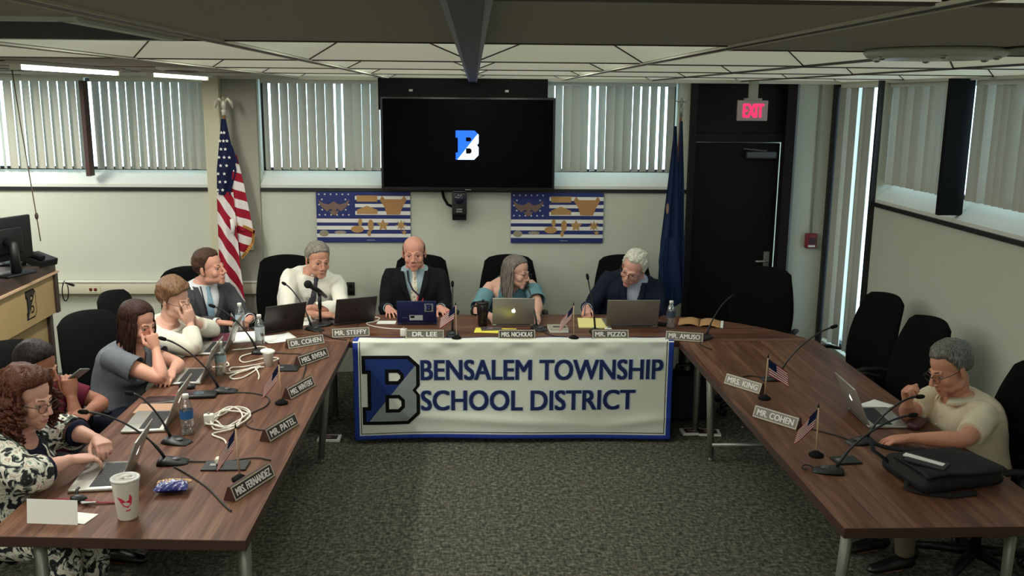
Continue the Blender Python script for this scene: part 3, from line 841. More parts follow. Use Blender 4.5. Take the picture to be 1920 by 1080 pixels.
for x in (-0.98, -0.36):
    b = MB(); b.box((x, -0.031, -0.005), (0.12, 0.004, 0.06)); p = b.build('outlet_plate', M_wall2, t)
    for s in (-1, 1):
        g = MB(); g.cyl((x+s*0.02, -0.032, -0.01), (x+s*0.02, -0.036, -0.01), 0.014); g.build('socket', mat('socket_red', (110, 26, 30), 0.5), p)
t = thing('fire_alarm', 'red fire alarm pull box below a thin conduit near the corner', 'fire alarm', (2.955, 8.0, 1.19))
b = MB(); b.rbox((0, -0.025, 0), (0.10, 0.05, 0.13), 0.008, n=2); b.build('housing', mat('alarm_red', (128, 40, 48), 0.45), t)
b = MB(); b.box((0.005, -0.052, 0.0), (0.06, 0.006, 0.05)); b.build('pull_handle', mat('alarm_dark', (60, 24, 30), 0.4), t)
b = MB(); b.box((0.0, -0.0515, -0.045), (0.06, 0.004, 0.016)); b.build('label_strip', M_white, t)
b = MB(); b.cyl((0, -0.012, 0.06), (0, -0.012, 1.34), 0.008); b.build('conduit', M_panel, t)

# exit sign on the ceiling
t = thing('exit_sign', 'exit sign with pink-red letters hanging from the ceiling by the door', 'exit sign', (2.285, 7.70, 2.31))
b = MB(); b.rbox((0, 0, 0), (0.25, 0.03, 0.165), 0.004, n=2); b.build('sign_face', mat('exit_grey', (150, 140, 138), 0.5, emit=(150, 120, 116), estr=0.12), t)
b = MB(); b.box((0, 0, 0.09), (0.14, 0.05, 0.02)); b.box((0, 0, 0.17), (0.07, 0.04, 0.145)); b.build('canopy', M_panel, t)
vs, fs = text_mesh('EXIT', 0.155, 0.165, 0.001, 0.005)
b = MB(); b.M = Matrix.Translation((0.005, -0.0165, 0)) @ Matrix.Rotation(PI/2, 4, 'X'); b.add(vs, fs); b.build('lettering', mat('exit_letters', (235, 40, 90), 0.5, emit=(255, 40, 96), estr=1.0), t)

# ------------------------------------------------------------------ flags on poles
def stripes_mat(name, sx, sz, off=0.0, width=0.06):
    m, nt, bs = node_mat(name)
    tc = nt.nodes.new('ShaderNodeTexCoord'); sp = nt.nodes.new('ShaderNodeSeparateXYZ'); nt.links.new(tc.outputs['Object'], sp.inputs[0])
    a = nt.nodes.new('ShaderNodeMath'); a.operation = 'MULTIPLY'; a.inputs[1].default_value = sx/width; nt.links.new(sp.outputs['X'], a.inputs[0])
    c = nt.nodes.new('ShaderNodeMath'); c.operation = 'MULTIPLY_ADD'; c.inputs[1].default_value = sz/width; nt.links.new(sp.outputs['Z'], c.inputs[0]); nt.links.new(a.outputs[0], c.inputs[2])
    d = nt.nodes.new('ShaderNodeMath'); d.operation = 'ADD'; d.inputs[1].default_value = off+50; nt.links.new(c.outputs[0], d.inputs[0])
    f = nt.nodes.new('ShaderNodeMath'); f.operation = 'FRACT'; nt.links.new(d.outputs[0], f.inputs[0])
    r = ramp(nt, f.outputs[0], [(0.0, (150, 26, 46)), (0.5, (222, 214, 212))], 'CONSTANT')
    nt.links.new(r.outputs[0], bs.inputs['Base Color']); bs.inputs['Roughness'].default_value = 0.8; bs.inputs['Specular IOR Level'].default_value = 0.2
    return m
def sheet(zs, lefts, rights, folds, amp, y0, nu=28, seed=0):
    """draped sheet given left/right outlines over z ; returns MB"""
    b = MB()
    def fn(u, v):
        z = zs[0]+(zs[-1]-zs[0])*v
        l = float(np.interp(-z, [-q for q in zs], lefts)); r = float(np.interp(-z, [-q for q in zs], rights))
        x = l+(r-l)*u
        return V((x, y0+amp*min(1, 0.25+v)*math.sin(folds*2*PI*u+seed+1.2*v), z))
    b.grid(fn, nu, 40)
    return b
# stars and stripes: object origin at pole foot
fx, fy_ = -1.99, 7.74
t = thing('flag_on_pole', 'draped stars and stripes flag on a pole topped by an eagle', 'flag', (fx, fy_, 0))
b = MB(); b.lathe([(0.0, 0.0), (0.14, 0.0), (0.13, 0.03), (0.05, 0.05), (0.025, 0.10), (0.0, 0.10)], n=24, cap=False); b.build('floor_base', M_gold, t)
M_pole = mat('pole_wood', (120, 84, 60), 0.45)
b = MB(); b.tube([(0.03, 0, 0.06), (-0.03, 0, 2.24)], 0.013, 10); b.build('pole', M_pole, t)
b = MB(); b.lathe([(0.0, 2.235), (0.02, 2.24), (0.014, 2.26), (0.022, 2.275), (0.012, 2.29), (0.0, 2.295)], (-0.031, 0, 0), 14, cap=False)
b.ell((-0.031, 0, 2.325), (0.020, 0.018, 0.040)); b.ell((-0.028, -0.012, 2.372), (0.012, 0.014, 0.013)); b.tube([(-0.028, -0.022, 2.372), (-0.026, -0.034, 2.366)], [0.006, 0.001], 6)
for s in (-1, 1):
    b.tube([(-0.031+s*0.012, 0, 2.345), (-0.031+s*0.035, 0.005, 2.372), (-0.031+s*0.058, 0.005, 2.345), (-0.031+s*0.072, 0.004, 2.295)], [0.018, 0.026, 0.024, 0.006], 8, ell=[0.8]*4)
b.tube([(-0.031, 0.0, 2.30), (-0.031, 0.01, 2.27)], [0.012, 0.016], 8, ell=[0.5, 0.5]); b.build('eagle_finial', mat('eagle_pale', (196, 190, 172), 0.35, metal=0.3), t)
M_s1 = stripes_mat('flag_stripes_left', 1.0, 0.62, 0.15, 0.135); M_s2 = stripes_mat('flag_stripes_right', 0.35, 1.0, 0.1, 0.145)
s = sheet([1.62, 1.0, 0.45], [-0.115, -0.13, -0.10], [0.02, 0.05, 0.10], 1.6, 0.022, -0.035); s.build('striped_fold', M_s1, t, fix=False)
s = sheet([1.92, 1.7, 1.50, 1.36, 1.30], [-0.03, -0.03, -0.02, 0.0, 0.03], [0.06, 0.10, 0.13, 0.155, 0.16], 1.1, 0.016, -0.022, seed=1.0); s.build('striped_fold', M_s2, t, fix=False)
s = sheet([1.38, 1.30, 1.16, 1.08], [0.02, 0.02, 0.03, 0.05], [0.10, 0.175, 0.145, 0.06], 0.8, 0.012, -0.012, seed=2.0); s.build('striped_fold', M_s2, t, fix=False)
s = sheet([2.21, 2.0, 1.8, 1.60], [-0.045, -0.075, -0.105, -0.115], [-0.01, 0.025, 0.055, -0.005], 1.3, 0.018, -0.045); can = s.build('canton', M_navy, t, fix=False)
s = sheet([2.0, 1.90, 1.86], [0.0, 0.0, 0.01], [0.03, 0.06, 0.075], 0.6, 0.008, -0.035); s.build('canton_fold', M_navy, t, fix=False)
b = MB(); b.M = Matrix.Translation((0, -0.066, 0)) @ Matrix.Rotation(PI/2, 4, 'X')
rnd = random.Random(2)
for j in range(8):
    z = 1.64+j*0.066
    for i in range(3):
        l = float(np.interp(z, [1.6, 1.8, 2.0, 2.21], [-0.115, -0.105, -0.075, -0.045])); r = float(np.interp(z, [1.6, 1.8, 2.0, 2.21], [-0.005, 0.05, 0.02, -0.01]))
        x = l+(r-l)*((i+0.5+(0.25 if j % 2 else -0.1))/3)
        if i == 2 and j < 4 or x > r-0.01: continue
        b.poly(star_pts(x, z, 0.015), (), 0, 0.0015)
b.build('stars', M_fwhite, t)
b = MB()
pts = [(0.02, -0.03, 1.365), (0.07, -0.03, 1.345), (0.12, -0.03, 1.325), (0.168, -0.03, 1.30), (0.168, -0.03, 1.275), (0.155, -0.03, 1.20), (0.10, -0.03, 1.12), (0.06, -0.03, 1.075)]
for i in range(len(pts)-1):
    p, q = V(pts[i]), V(pts[i+1]); n = 5
    for k in range(n): 
        c = p.lerp(q, (k+0.5)/n); b.box(c, ((q-p).length/n*0.9+0.004, 0.006, 0.022))
b.build('gold_fringe', mat('fringe_gold', (206, 140, 66), 0.7), t)
b = MB(); b.tube([(0.0, -0.06, 1.40), (0.012, -0.07, 1.36), (0.008, -0.075, 1.28)], [0.016, 0.02, 0.014], 10); b.build('tie_cord', M_fwhite, t)

# dark blue state flag
t = thing('flag_on_pole', 'dark blue draped flag on a pole in front of the door jamb', 'flag', (1.72, 7.76, 0))
b = MB(); b.lathe([(0.0, 0.0), (0.13, 0.0), (0.12, 0.03), (0.05, 0.05), (0.025, 0.10), (0.0, 0.10)], n=24, cap=False); b.build('floor_base', M_gold, t)
b = MB(); b.tube([(-0.05, 0, 0.06), (-0.012, 0, 2.25)], 0.012, 10); b.build('pole', M_pole, t)
b = MB(); b.lathe([(0.0, 2.25), (0.015, 2.255), (0.012, 2.30), (0.018, 2.32), (0.008, 2.335), (0.0, 2.34)], (-0.012, 0, 0), 12, cap=False)
b.tube([(-0.085, 0, 2.40), (-0.04, 0, 2.375), (-0.012, 0, 2.385), (0.02, 0, 2.375), (0.06, 0, 2.40)], [0.003, 0.010, 0.016, 0.010, 0.003], 8, ell=[0.5]*5); b.ell((-0.012, 0, 2.37), (0.014, 0.014, 0.04)); b.build('eagle_finial', M_steel, t)
M_sf = mat('state_flag_navy', (24, 40, 74), 0.75, spec=0.2)
s = sheet([2.18, 1.7, 1.2, 0.9, 0.6], [-0.07, -0.105, -0.145, -0.15, -0.11], [-0.05, -0.01, 0.03, 0.03, -0.02], 2.1, 0.020, -0.04); s.build('cloth_fold', M_sf, t, fix=False)
s = sheet([2.22, 1.7, 1.2, 0.75], [-0.02, -0.02, -0.03, -0.03], [0.0, 0.035, 0.055, 0.07], 1.3, 0.018, -0.025, seed=1.5); s.build('cloth_fold', M_sf, t, fix=False)
s = sheet([1.25, 1.05, 0.7, 0.62], [-0.14, -0.16, -0.12, -0.11], [-0.02, 0.02, 0.06, -0.05], 1.4, 0.018, -0.055, seed=3); s.build('cloth_fold', M_sf, t, fix=False)
b = MB(); b.M = Matrix.Translation((-0.105, -0.068, 1.50)) @ Matrix.Rotation(PI/2, 4, 'X'); b.poly(ellipse(0, 0, 0.012, 0.045), (), 0, 0.002); b.build('crest', mat('crest_tan', (150, 120, 100), 0.6), t)

# ------------------------------------------------------------------ ceiling fittings
troffer('ceiling_light', 'dark unlit ceiling opening with pale rim at upper left', -1.10, 2.30, 0.56, 0.66, 0, lit=False)
M_tube = mat('lamp_tube_lit', (250, 250, 240), 0.5, emit=(255, 252, 236), estr=3.0)
for (x, y, L, pw, lab) in ((-2.15, 5.2, 1.3, 30, 'lit fluorescent tube lamp on the ceiling at upper left, nearer one'), (-2.05, 6.75, 1.3, 6, 'lit fluorescent tube lamp on the ceiling at upper left, nearer the back wall')):
    r = thing('tube_lamp', lab, 'ceiling light', (x, y, ZC-0.001), 0, 'tube lamps')
    b = MB(); b.box((0, 0, -0.008), (0.10, L, 0.016)); b.build('lamp_body', M_sill, r)
    b = MB(); b.cyl((0, -L/2+0.03, -0.028), (0, L/2-0.03, -0.028), 0.012); b.build('tube', M_tube, r)
    for s_ in (-1, 1):
        b = MB(); b.box((0, s_*(L/2-0.02), -0.026), (0.04, 0.03, 0.03)); b.build('socket', M_white, r)
    ld = bpy.data.lights.new('tube_light', 'AREA'); ld.shape = 'RECTANGLE'; ld.size = 0.1; ld.size_y = L; ld.energy = pw; ld.color = (1, 1.0, 0.92)
    lo = bpy.data.objects.new('tube_light', ld); COL.objects.link(lo); lo.location = (0, 0, -0.05); lo.parent = r
r = thing('ceiling_fixture', 'round flat translucent ceiling fixture with chrome clips at upper right', 'ceiling light', (1.36, 2.78, ZC-0.001))
b = MB(); b.lathe([(0.0, 0), (0.19, 0.0), (0.20, -0.010), (0.19, -0.022), (0.17, -0.028), (0.0, -0.032)], n=48, cap=False); b.build('dish', mat('dish_grey', (206, 208, 196), 0.3, spec=0.6), r)
for k in range(6):
    a = k*PI/3+0.2; b = MB(); b.ell((0.175*math.cos(a), 0.175*math.sin(a), -0.027), (0.012, 0.012, 0.007)); b.build('clip', M_chrome, r)
r = thing('ceiling_vent', 'small dark round vent in the ceiling at upper left', 'vent', (-1.62, 5.35, ZC-0.001))
b = MB(); b.lathe([(0.0, 0), (0.13, 0.0), (0.13, -0.012), (0.10, -0.02), (0.0, -0.02)], n=32, cap=False); b.build('collar', M_sill, r)
b = MB(); b.lathe([(0.0, -0.0205), (0.095, -0.0205), (0.09, -0.024), (0.0, -0.024)], n=24, cap=False); b.build('grille', M_tbar, r)
r = thing('pull_cord', 'thin pull cord with a dark toggle hanging at the far left', 'cord', (-2.95, 6.35, 1.42))
b = MB(); b.tube([(0.02, 0, 0.0), (0.01, 0.0, 0.15), (-0.04, 0, 0.8), (-0.06, 0, 1.129)], 0.004, 6); b.build('cord', mat('cord_brown', (96, 84, 70), 0.7), r)
b = MB(); b.ell((0.009, 0, 0.17), (0.012, 0.012, 0.024)); b.build('toggle', M_brown, r)

# ------------------------------------------------------------------ lectern with monitors
LX = -3.02
t = thing('lectern', 'tall tan lectern cabinet with a dark block letter on its side, at the far left', 'lectern', (LX, 6.25, 0), math.radians(2.5))
M_tan = mat('lectern_tan', (176, 150, 104), 0.6, var=0.08, vscale=3); M_ltop = mat('lectern_dark_edge', (62, 46, 42), 0.5); M_light = mat('lectern_light_trim', (214, 178, 146), 0.5)
b = MB(); b.box((-0.32, -0.05, 0.98), (0.62, 1.10, 0.30)); b.build('front_panel', M_tan, t, bevel=0.004)
b = MB(); b.box((-0.36, -0.05, 0.42), (0.60, 1.00, 0.82)); b.build('cabinet_body', M_tan, t)
b = MB(); b.box((-0.36, -0.05, 0.012), (0.66, 1.06, 0.024)); b.build('plinth', M_ltop, t)
b = MB(); b.box((-0.33, -0.05, 1.175), (0.66, 1.18, 0.085)); b.build('top_slab', M_ltop, t, bevel=0.004)
b = MB(); b.box((-0.31, -0.05, 1.130), (0.66, 1.19, 0.012)); b.build('edge_trim', M_light, t)
b = MB(); b.box((-0.03, 0.525, 0.98), (0.07, 0.055, 0.30)); b.box((-0.06, 0.475, 0.43), (0.05, 0.05, 0.86)); b.build('corner_post', M_ltop, t)
emblem(t, 0.20, Matrix.Translation((-0.0085, 0.02, 0.885)) @ Matrix.Rotation(PI/2, 4, 'Z') @ Matrix.Rotation(PI/2, 4, 'X'), M_blackm, mat('lectern_letter_dark', (40, 34, 32), 0.6), mat('lectern_letter_tan', (170, 146, 104), 0.6))
r = thing('cable_loop', 'thin black cable looped at the lectern corner', 'cable', (LX+0.035, 6.72, 0.90))
b = MB(); pts = [(0, 0.06, 0.16), (0.01, 0.0, 0.15)]
for k in range(15):
    a = PI/2+2*PI*k/16; pts.append((0.012+0.002*k/3, 0.02+0.045*math.cos(a), 0.085+0.065*math.sin(a)))
b.tube(pts, 0.004, 6); b.build('cable', M_blackm, r)
b = MB(); b.tube([(0.015, 0.04, 0.15), (0.03, 0.10, 0.125), (0.035, 0.125, 0.115)], [0.006, 0.010, 0.010], 8); b.build('plug', M_black, r)
def monitor(loc, rz, label, w=0.50, h=0.30):
    t = thing('monitor', label, 'monitor', loc, rz, 'lectern monitors')
    b = MB(); b.rbox((0, 0, 0.23), (w, 0.03, h), 0.008, n=2); b.rbox((0, 0.02, 0.22), (w*0.6, 0.03, h*0.6), 0.01, n=2); b.build('housing', M_black, t)
    b = MB(); b.box((0, -0.0155, 0.235), (w-0.02, 0.002, h-0.03)); b.build('screen', mat('monitor_screen', (150, 172, 172), 0.3, emit=(170, 196, 196), estr=0.35), t)
    b = MB(); b.tube([(0, 0.035, 0.22), (0, 0.09, 0.20), (0, 0.10, 0.02)], [0.03, 0.03, 0.035], 8); b.rbox((0, 0.07, 0.008), (0.24, 0.17, 0.016), 0.006, n=2); b.build('stand', M_black, t)
monitor((-3.12, 6.22, 1.218), math.radians(-112), 'black monitor seen from behind on the lectern, nearer one', 0.46, 0.29)
monitor((-3.34, 6.60, 1.218), math.radians(-60), 'black monitor on the lectern, farther one showing part of its lit screen', 0.50, 0.31)
t = thing('desk_phone', 'black desk phone on the lectern beside the monitors', 'phone', (-3.08, 6.62, 1.218), math.radians(70))
b = MB(); b.box((0, 0, 0.03), (0.17, 0.18, 0.05), (0.25, 0, 0)); b.build('phone_base', M_black, t, bevel=0.006)
b = MB(); b.rbox((-0.055, 0, 0.075), (0.05, 0.20, 0.035), 0.012, (0.25, 0, 0)); b.build('handset', M_blackm, t)
# ------------------------------------------------------------------ people
M_SKIN = {}
SKINRGB = {}
def skin(name, rgb):
    SKINRGB['skin_'+name] = rgb
    return mat('skin_'+name, rgb, 0.5, bump=0.06, bscale=250, var=0.06, vscale=30, spec=0.35)
def remesh(mb, voxel, smooth_it=2, fac=0.5):
    me = bpy.data.meshes.new('tmp'); me.from_pydata(mb.v, [], mb.f); me.update()
    bm = bmesh.new(); bm.from_mesh(me); bmesh.ops.recalc_face_normals(bm, faces=bm.faces[:]); bm.to_mesh(me); bm.free()
    o = bpy.data.objects.new('tmp', me); COL.objects.link(o)
    md = o.modifiers.new('r', 'REMESH'); md.mode = 'VOXEL'; md.voxel_size = voxel; md.use_smooth_shade = True
    if smooth_it:
        m2 = o.modifiers.new('s', 'SMOOTH'); m2.factor = fac; m2.iterations = smooth_it
    dg = bpy.context.evaluated_depsgraph_get(); dg.update()
    r = bpy.data.meshes.new_from_object(o.evaluated_get(dg))
    bpy.data.objects.remove(o); bpy.data.meshes.remove(me)
    return r
def get_co(me):
    a = np.empty(len(me.vertices)*3, np.float32); me.vertices.foreach_get('co', a); return a.reshape(-1, 3).astype(float)
def set_co(me, a): me.vertices.foreach_set('co', a.astype(np.float32).ravel()); me.update()
def get_no(me):
    a = np.empty(len(me.vertices)*3, np.float32); me.vertices.foreach_get('normal', a); return a.reshape(-1, 3).astype(float)
def cut(me, mask, relax=3):
    """delete masked vertices, then even out the new rim"""
    bm = bmesh.new(); bm.from_mesh(me); bm.verts.ensure_lookup_table()
    bmesh.ops.delete(bm, geom=[bm.verts[i] for i in np.nonzero(mask)[0]], context='VERTS')
    for _ in range(relax):
        rim = [v for v in bm.verts if v.is_boundary]
        new = {}
        for v in rim:
            nb = [e.other_vert(v) for e in v.link_edges if e.is_boundary]
            if len(nb) == 2: new[v] = (v.co*0.4+(nb[0].co+nb[1].co)*0.3)
        for v, c in new.items(): v.co = c
    bm.to_mesh(me); bm.free(); me.update()
def put(me, name, mats, parent, solid=0.0):
    me.name = name
    me.materials.clear()
    for m in (mats if isinstance(mats, (list, tuple)) else [mats]): me.materials.append(m)
    o = bpy.data.objects.new(name, me); COL.objects.link(o); o.parent = parent
    if solid:
        md = o.modifiers.new('solid', 'SOLIDIFY'); md.thickness = solid; md.offset = -1
    return o
_rng = np.random.RandomState(4)
_K = _rng.normal(size=(14, 3)); _K /= np.linalg.norm(_K, axis=1)[:, None]; _PH = _rng.uniform(0, 6.28, 14)
def folds(P, scale, seed=0):
    s = np.zeros(len(P))
    for i in range(14):
        k = _K[(i+seed) % 14]*scale*(0.6+0.12*i)
        s += np.sin(P @ k+_PH[(i*3+seed) % 14]+1.3*np.sin(P @ (_K[(i+5+seed) % 14]*scale*0.5)))/(1+0.12*i)
    return s/5.0
def bez(p0, p1, p2, t): return p0*(1-t)**2+p1*(2*t*(1-t))+p2*t**2

class Person:
    """seated figure. world inputs are turned into the local frame (faces -y, +x is the figure's left)"""
    def __init__(s, name_label, loc, rz, pelvis, head, hyaw=0, hpitch=0, hroll=0, hs=1.06, sw=0.185, fat=1.0, skin_m=None, voxel=0.0045, group=None, twist=0.0, shrug=0.0, hip=0.52, nk=(0, 0)):
        s.root = thing('person', name_label, 'person', (loc[0], loc[1], 0), rz, group)
        s.inv = Matrix.Translation((loc[0], loc[1], 0)) @ Matrix.Rotation(rz, 4, 'Z'); s.inv = s.inv.inverted()
        s.skin = skin_m; s.vox = voxel; s.fat = fat; s.sw = sw; s.hs = hs = hs*1.03
        s.H = s.L(head)
        s.P = V((0, 0, hip)) if pelvis is None else s.L(pelvis)
        s.hR = (Matrix.Rotation(math.radians(hyaw), 3, 'Z') @ Matrix.Rotation(math.radians(hroll), 3, 'Y') @ Matrix.Rotation(math.radians(hpitch), 3, 'X'))
        hl = s.H-s.P
        s.N = s.H+s.hR @ V((0, 0.035, 0))*hs+V((0, 0.020+nk[0], -0.146*hs+nk[1])) # neck base
        s.C = s.P+(s.N-s.P)*0.5+V((0, 0.055, 0.02))
        s.tw = math.radians(twist); s.shrug = shrug
        s.B = MB(); s.arms = {}
    def L(s, p): return s.inv @ V(p)
    def spine(s, t):
        p = bez(s.P, s.C, s.N, t); d = (s.C-s.P)*(2*(1-t))+(s.N-s.C)*(2*t); d = d.normalized()
        lat = Matrix.Rotation(s.tw*t, 3, 'Z') @ V((1, 0, 0)); lat = (lat-d*lat.dot(d)).normalized()
        fr = d.cross(lat).normalized()   # points back (+y) or front?
        if fr.y > 0: fr = -fr
        return p, d, lat, fr
    PROF = [(-0.16, .135, .10, 0), (-0.08, .165, .125, 0), (0.05, .172, .128, 0), (.22, .158, .112, .004), (.40, .160, .112, .008), (.58, .172, .120, .008), (.72, .178, .118, .004), (.82, .178, .106, 0), (.90, .160, .088, -.004), (.955, .118, .072, -.004), (1.0, .075, .060, 0), (1.05, .062, .056, 0)]
    def torso(s, mb, off=0.0, t0=-0.2, t1=1.1, belly=0.0, bust=0.0, n=36, offtop=None):
        rings = []
        ks = []
        for i in range(34):
            t = -0.16+(1.21)*i/33
            if t < t0 or t > t1: continue
            ks.append(t)
        pr = np.array(s.PROF)
        for t in ks:
            a = np.interp(t, pr[:, 0], pr[:, 1]); c = np.interp(t, pr[:, 0], pr[:, 2]); o = np.interp(t, pr[:, 0], pr[:, 3])
            k = s.sw/0.185
            a *= k; a *= 1+(s.fat-1)*(1.0 if t < 0.75 else max(0, (1-t)*4)); c *= 1+(s.fat-1)*1.2*(1.0 if t < 0.8 else max(0, (1-t)*5))
            p, d, lat, fr = s.spine(t)
            bl = belly*math.exp(-((t-0.2)/0.2)**2); bu = bust*math.exp(-((t-0.60)/0.10)**2)
            sh = s.shrug*math.exp(-((t-0.9)/0.08)**2)
            of = off if offtop is None or t < 0.85 else off+(offtop-off)*min(1, (t-0.85)/0.15)
            ring = []
            for j in range(n):
                an = 2*PI*j/n; ca, sa = math.cos(an), math.sin(an)
                e = 0.82
                x = (abs(ca)**e)*math.copysign(1, ca)*(a+of); y = (abs(sa)**e)*math.copysign(1, sa)*(c+of)
                if sa > 0:
                    y += bl*sa+bu*(sa**2)*(0.55+0.45*abs(math.sin(2.2*an)))
                drop = -0.030*max(0, abs(ca)-0.35)**1.2*(1 if t > 0.84 else 0)*min(1, (t-0.84)*12)
                q = p+lat*x+fr*(y+o)+V((0, 0, 1))*(drop+sh)
                ring.append(q)
            rings.append(ring)
        vs = [q for r in rings for q in r]; fs = []
        N = len(rings)
        for i in range(N-1):
            for j in range(n):
                j2 = (j+1) % n; fs.append((i*n+j, i*n+j2, (i+1)*n+j2, (i+1)*n+j))
        fs.append(tuple(reversed(range(n)))); fs.append(tuple((N-1)*n+j for j in range(n)))
        mb.add(vs, fs, True)
    def front(s, t, x, off):
        """point on the front of the torso at spine t, lateral x"""
        pr = np.array(s.PROF)
        a = np.interp(t, pr[:, 0], pr[:, 1])*s.sw/0.185; c = np.interp(t, pr[:, 0], pr[:, 2]); o = np.interp(t, pr[:, 0], pr[:, 3])
        a *= 1+(s.fat-1)*(1.0 if t < 0.75 else max(0, (1-t)*4)); c *= 1+(s.fat-1)*1.2*(1.0 if t < 0.8 else max(0, (1-t)*5))
        bl = getattr(s, 'belly', 0)*math.exp(-((t-0.2)/0.2)**2)
        p, d, lat, fr = s.spine(t)
        ca = min(0.95, (abs(x)/(a+off))**(1/0.82)); sa = math.sqrt(1-ca*ca)
        y = (sa**0.82)*(c+off)+bl*sa
        return p+lat*x+fr*(y+o)
    def shoulder(s, side):
        p, d, lat, fr = s.spine(0.865)
        return p+lat*(side*(s.sw-0.012))+V((0, 0, s.shrug-0.012))
    def arm(s, side, wrist, pole, up=0.285, fo=0.25, fist=None, hdir=None, palm=None, elbow=None, **kw):
        S = s.shoulder(side); W = s.L(wrist)
        if elbow is not None:
            E = s.L(elbow)
        else:
            D = W-S; dist = D.length
            k = 1.0
            if dist > (up+fo)*0.985: k = dist/((up+fo)*0.985)
            up *= k; fo *= k
            a = (up*up-fo*fo+dist*dist)/(2*dist); h = math.sqrt(max(0, up*up-a*a))
            u = D.normalized(); pl = s.inv.to_3x3() @ V(pole); pl = (pl-u*pl.dot(u)).normalized()
            E = S+u*a+pl*h
        s.arms[side] = (S, E, W)
        R3 = s.inv.to_3x3()
        hd = (R3 @ V(hdir)).normalized() if hdir is not None else (W-E).normalized()
        pn = (R3 @ V(palm)).normalized() if palm is not None else V((0, 0, 1))
        s.limb(s.B, side, 0)
        s.hand(W, hd, pn, side, **kw)
        return E
    def limb(s, mb, side, off, a=0.0, b=1.0, flare=0.0):
        S, E, W = s.arms[side]
        f = 1+(s.fat-1)*0.6
        pts = []; rs = []
        inner = s.shoulder(side)+(s.spine(0.80)[0]-s.shoulder(side))*0.35
        prof = [(0.0, .047), (.12, .049), (.3, .045), (.44, .038), (.5, .035), (.56, .038), (.66, .040), (.8, .033), (.93, .026), (1.0, .025)]
        if a <= 0: pts.append(inner); rs.append(0.05*f+off)
        k = 26
        for i in range(k+1):
            t = i/k
            if t < a or t > b: continue
            # soft bend at the elbow
            if t < 0.42: p = S.lerp(E, t/0.5)
            elif t > 0.58: p = E.lerp(W, (t-0.5)/0.5)
            else:
                q0 = S.lerp(E, 0.84); q1 = E.lerp(W, 0.16); p = bez(q0, E, q1, (t-0.42)/0.16)
            r = np.interp(t, [q[0] for q in prof], [q[1] for q in prof])
            r = r*(f if t < 0.9 else 1+(f-1)*0.3)+off
            if flare and t > b-0.12: r += flare*(t-(b-0.12))/0.12
            pts.append(p); rs.append(r)
        mb.tube(pts, rs, 20)
    def hand(s, W, hd, pn, side, curl=(0.35, 0.4, 0.3), spread=0.10, thumb=0.6, scale=1.0, index=None, thumb_curl=0.3):
        hd = hd.normalized(); pn = (pn-hd*pn.dot(hd)).normalized()
        sd = hd.cross(pn).normalized()           # palm down, fingers forward: hd x up = right
        sd = sd*(1 if side > 0 else -1)          # thumb side: left hand -> right, right hand -> left
        k = 0.98*scale
        B = s.B
        # palm
        pts = [W-hd*0.02*k, W+hd*0.015*k, W+hd*0.045*k, W+hd*0.075*k, W+hd*0.094*k]
        vs = []; n = 16
        dims = [(.025, .022), (.029, .020), (.039, .018), (.042, .015), (.039, .012)]
        for p, (w, t) in zip(pts, dims):
            for j in range(n):
                a = 2*PI*j/n; ca, sa = math.cos(a), math.sin(a)
                vs.append(p+sd*(abs(ca)**0.75*math.copysign(1, ca)*w*k)+pn*(abs(sa)**0.75*math.copysign(1, sa)*t*k))
        fs = []
        for i in range(4):
            for j in range(n): fs.append((i*n+j, i*n+(j+1) % n, (i+1)*n+(j+1) % n, (i+1)*n+j))
        fs.append(tuple(reversed(range(n)))); fs.append(tuple(4*n+j for j in range(n)))
        B.add(vs, fs, True)
        offs = [(.0305, .072, .0085), (.0105, .080, .0088), (-.0105, .075, .0085), (-.029, .060, .0075)]   # index..pinky
        for i, (o, ln, r) in enumerate(offs):
            cu = curl if (index is None or i > 0) else index
            d = (hd+sd*(spread*(1.5-i)*0.6)).normalized()
            q = W+hd*0.082*k+sd*o*k
            path = [q]; rr = [r*k*1.05]
            ang = 0; segs = [0.45, 0.31, 0.24]
            for j in range(3):
                ang += cu[j]*(1+0.06*i)
                dd = d*math.cos(ang)-pn*math.sin(ang)
                q = q+dd*(ln*segs[j]*k*1.08); path.append(q); rr.append(r*k*(1.0, 0.92, 0.72)[j])
            q2 = path[-1]+dd*0.003*k; path.append(q2); rr.append(r*k*0.35)
            B.tube(path, rr, 10)
        # thumb
        q = W+hd*0.022*k+sd*0.024*k-pn*0.006*k
        d = (hd*(1-thumb*0.55)+sd*thumb-pn*0.35).normalized()
        d2 = (d+hd*0.45-sd*thumb_curl-pn*0.1).normalized()
        p1 = q+d*0.042*k; p2 = p1+d2*0.030*k; p3 = p2+(d2*0.9+hd*0.2).normalized()*0.026*k
        B.tube([q-d*0.012*k, q, p1, p2, p3, p3+d2*0.003*k], [.013*k, .0145*k, .0115*k, .0105*k, .0085*k, .003*k], 10)
    def head(s, nose=1.0, jaw=1.0, brow=1.0, wide=1.0, cheek=1.0):
        h = s.hs; R = s.hR; H = s.H; B = s.B
        def E(c, r, rot=None, n=24, m=16):
            q = H+R @ (V((c[0]*wide, c[1], c[2]))*h)
            M = R @ (Euler(rot).to_matrix() if rot else Matrix.Identity(3))
            B.ell(q, (r[0]*h*wide, r[1]*h, r[2]*h), M, n, m)
        E((0, .018, .040), (.076, .096, .079), n=36, m=24)
        E((0, -.022, -.022), (.061*jaw, .068, .086), n=32, m=20)
        E((0, -.030, -.068), (.052*jaw, .058, .042))
        E((0, .01, -.06), (.052*jaw, .05, .05))
        E((0, -.074, -.096), (.024*jaw, .018, .018))
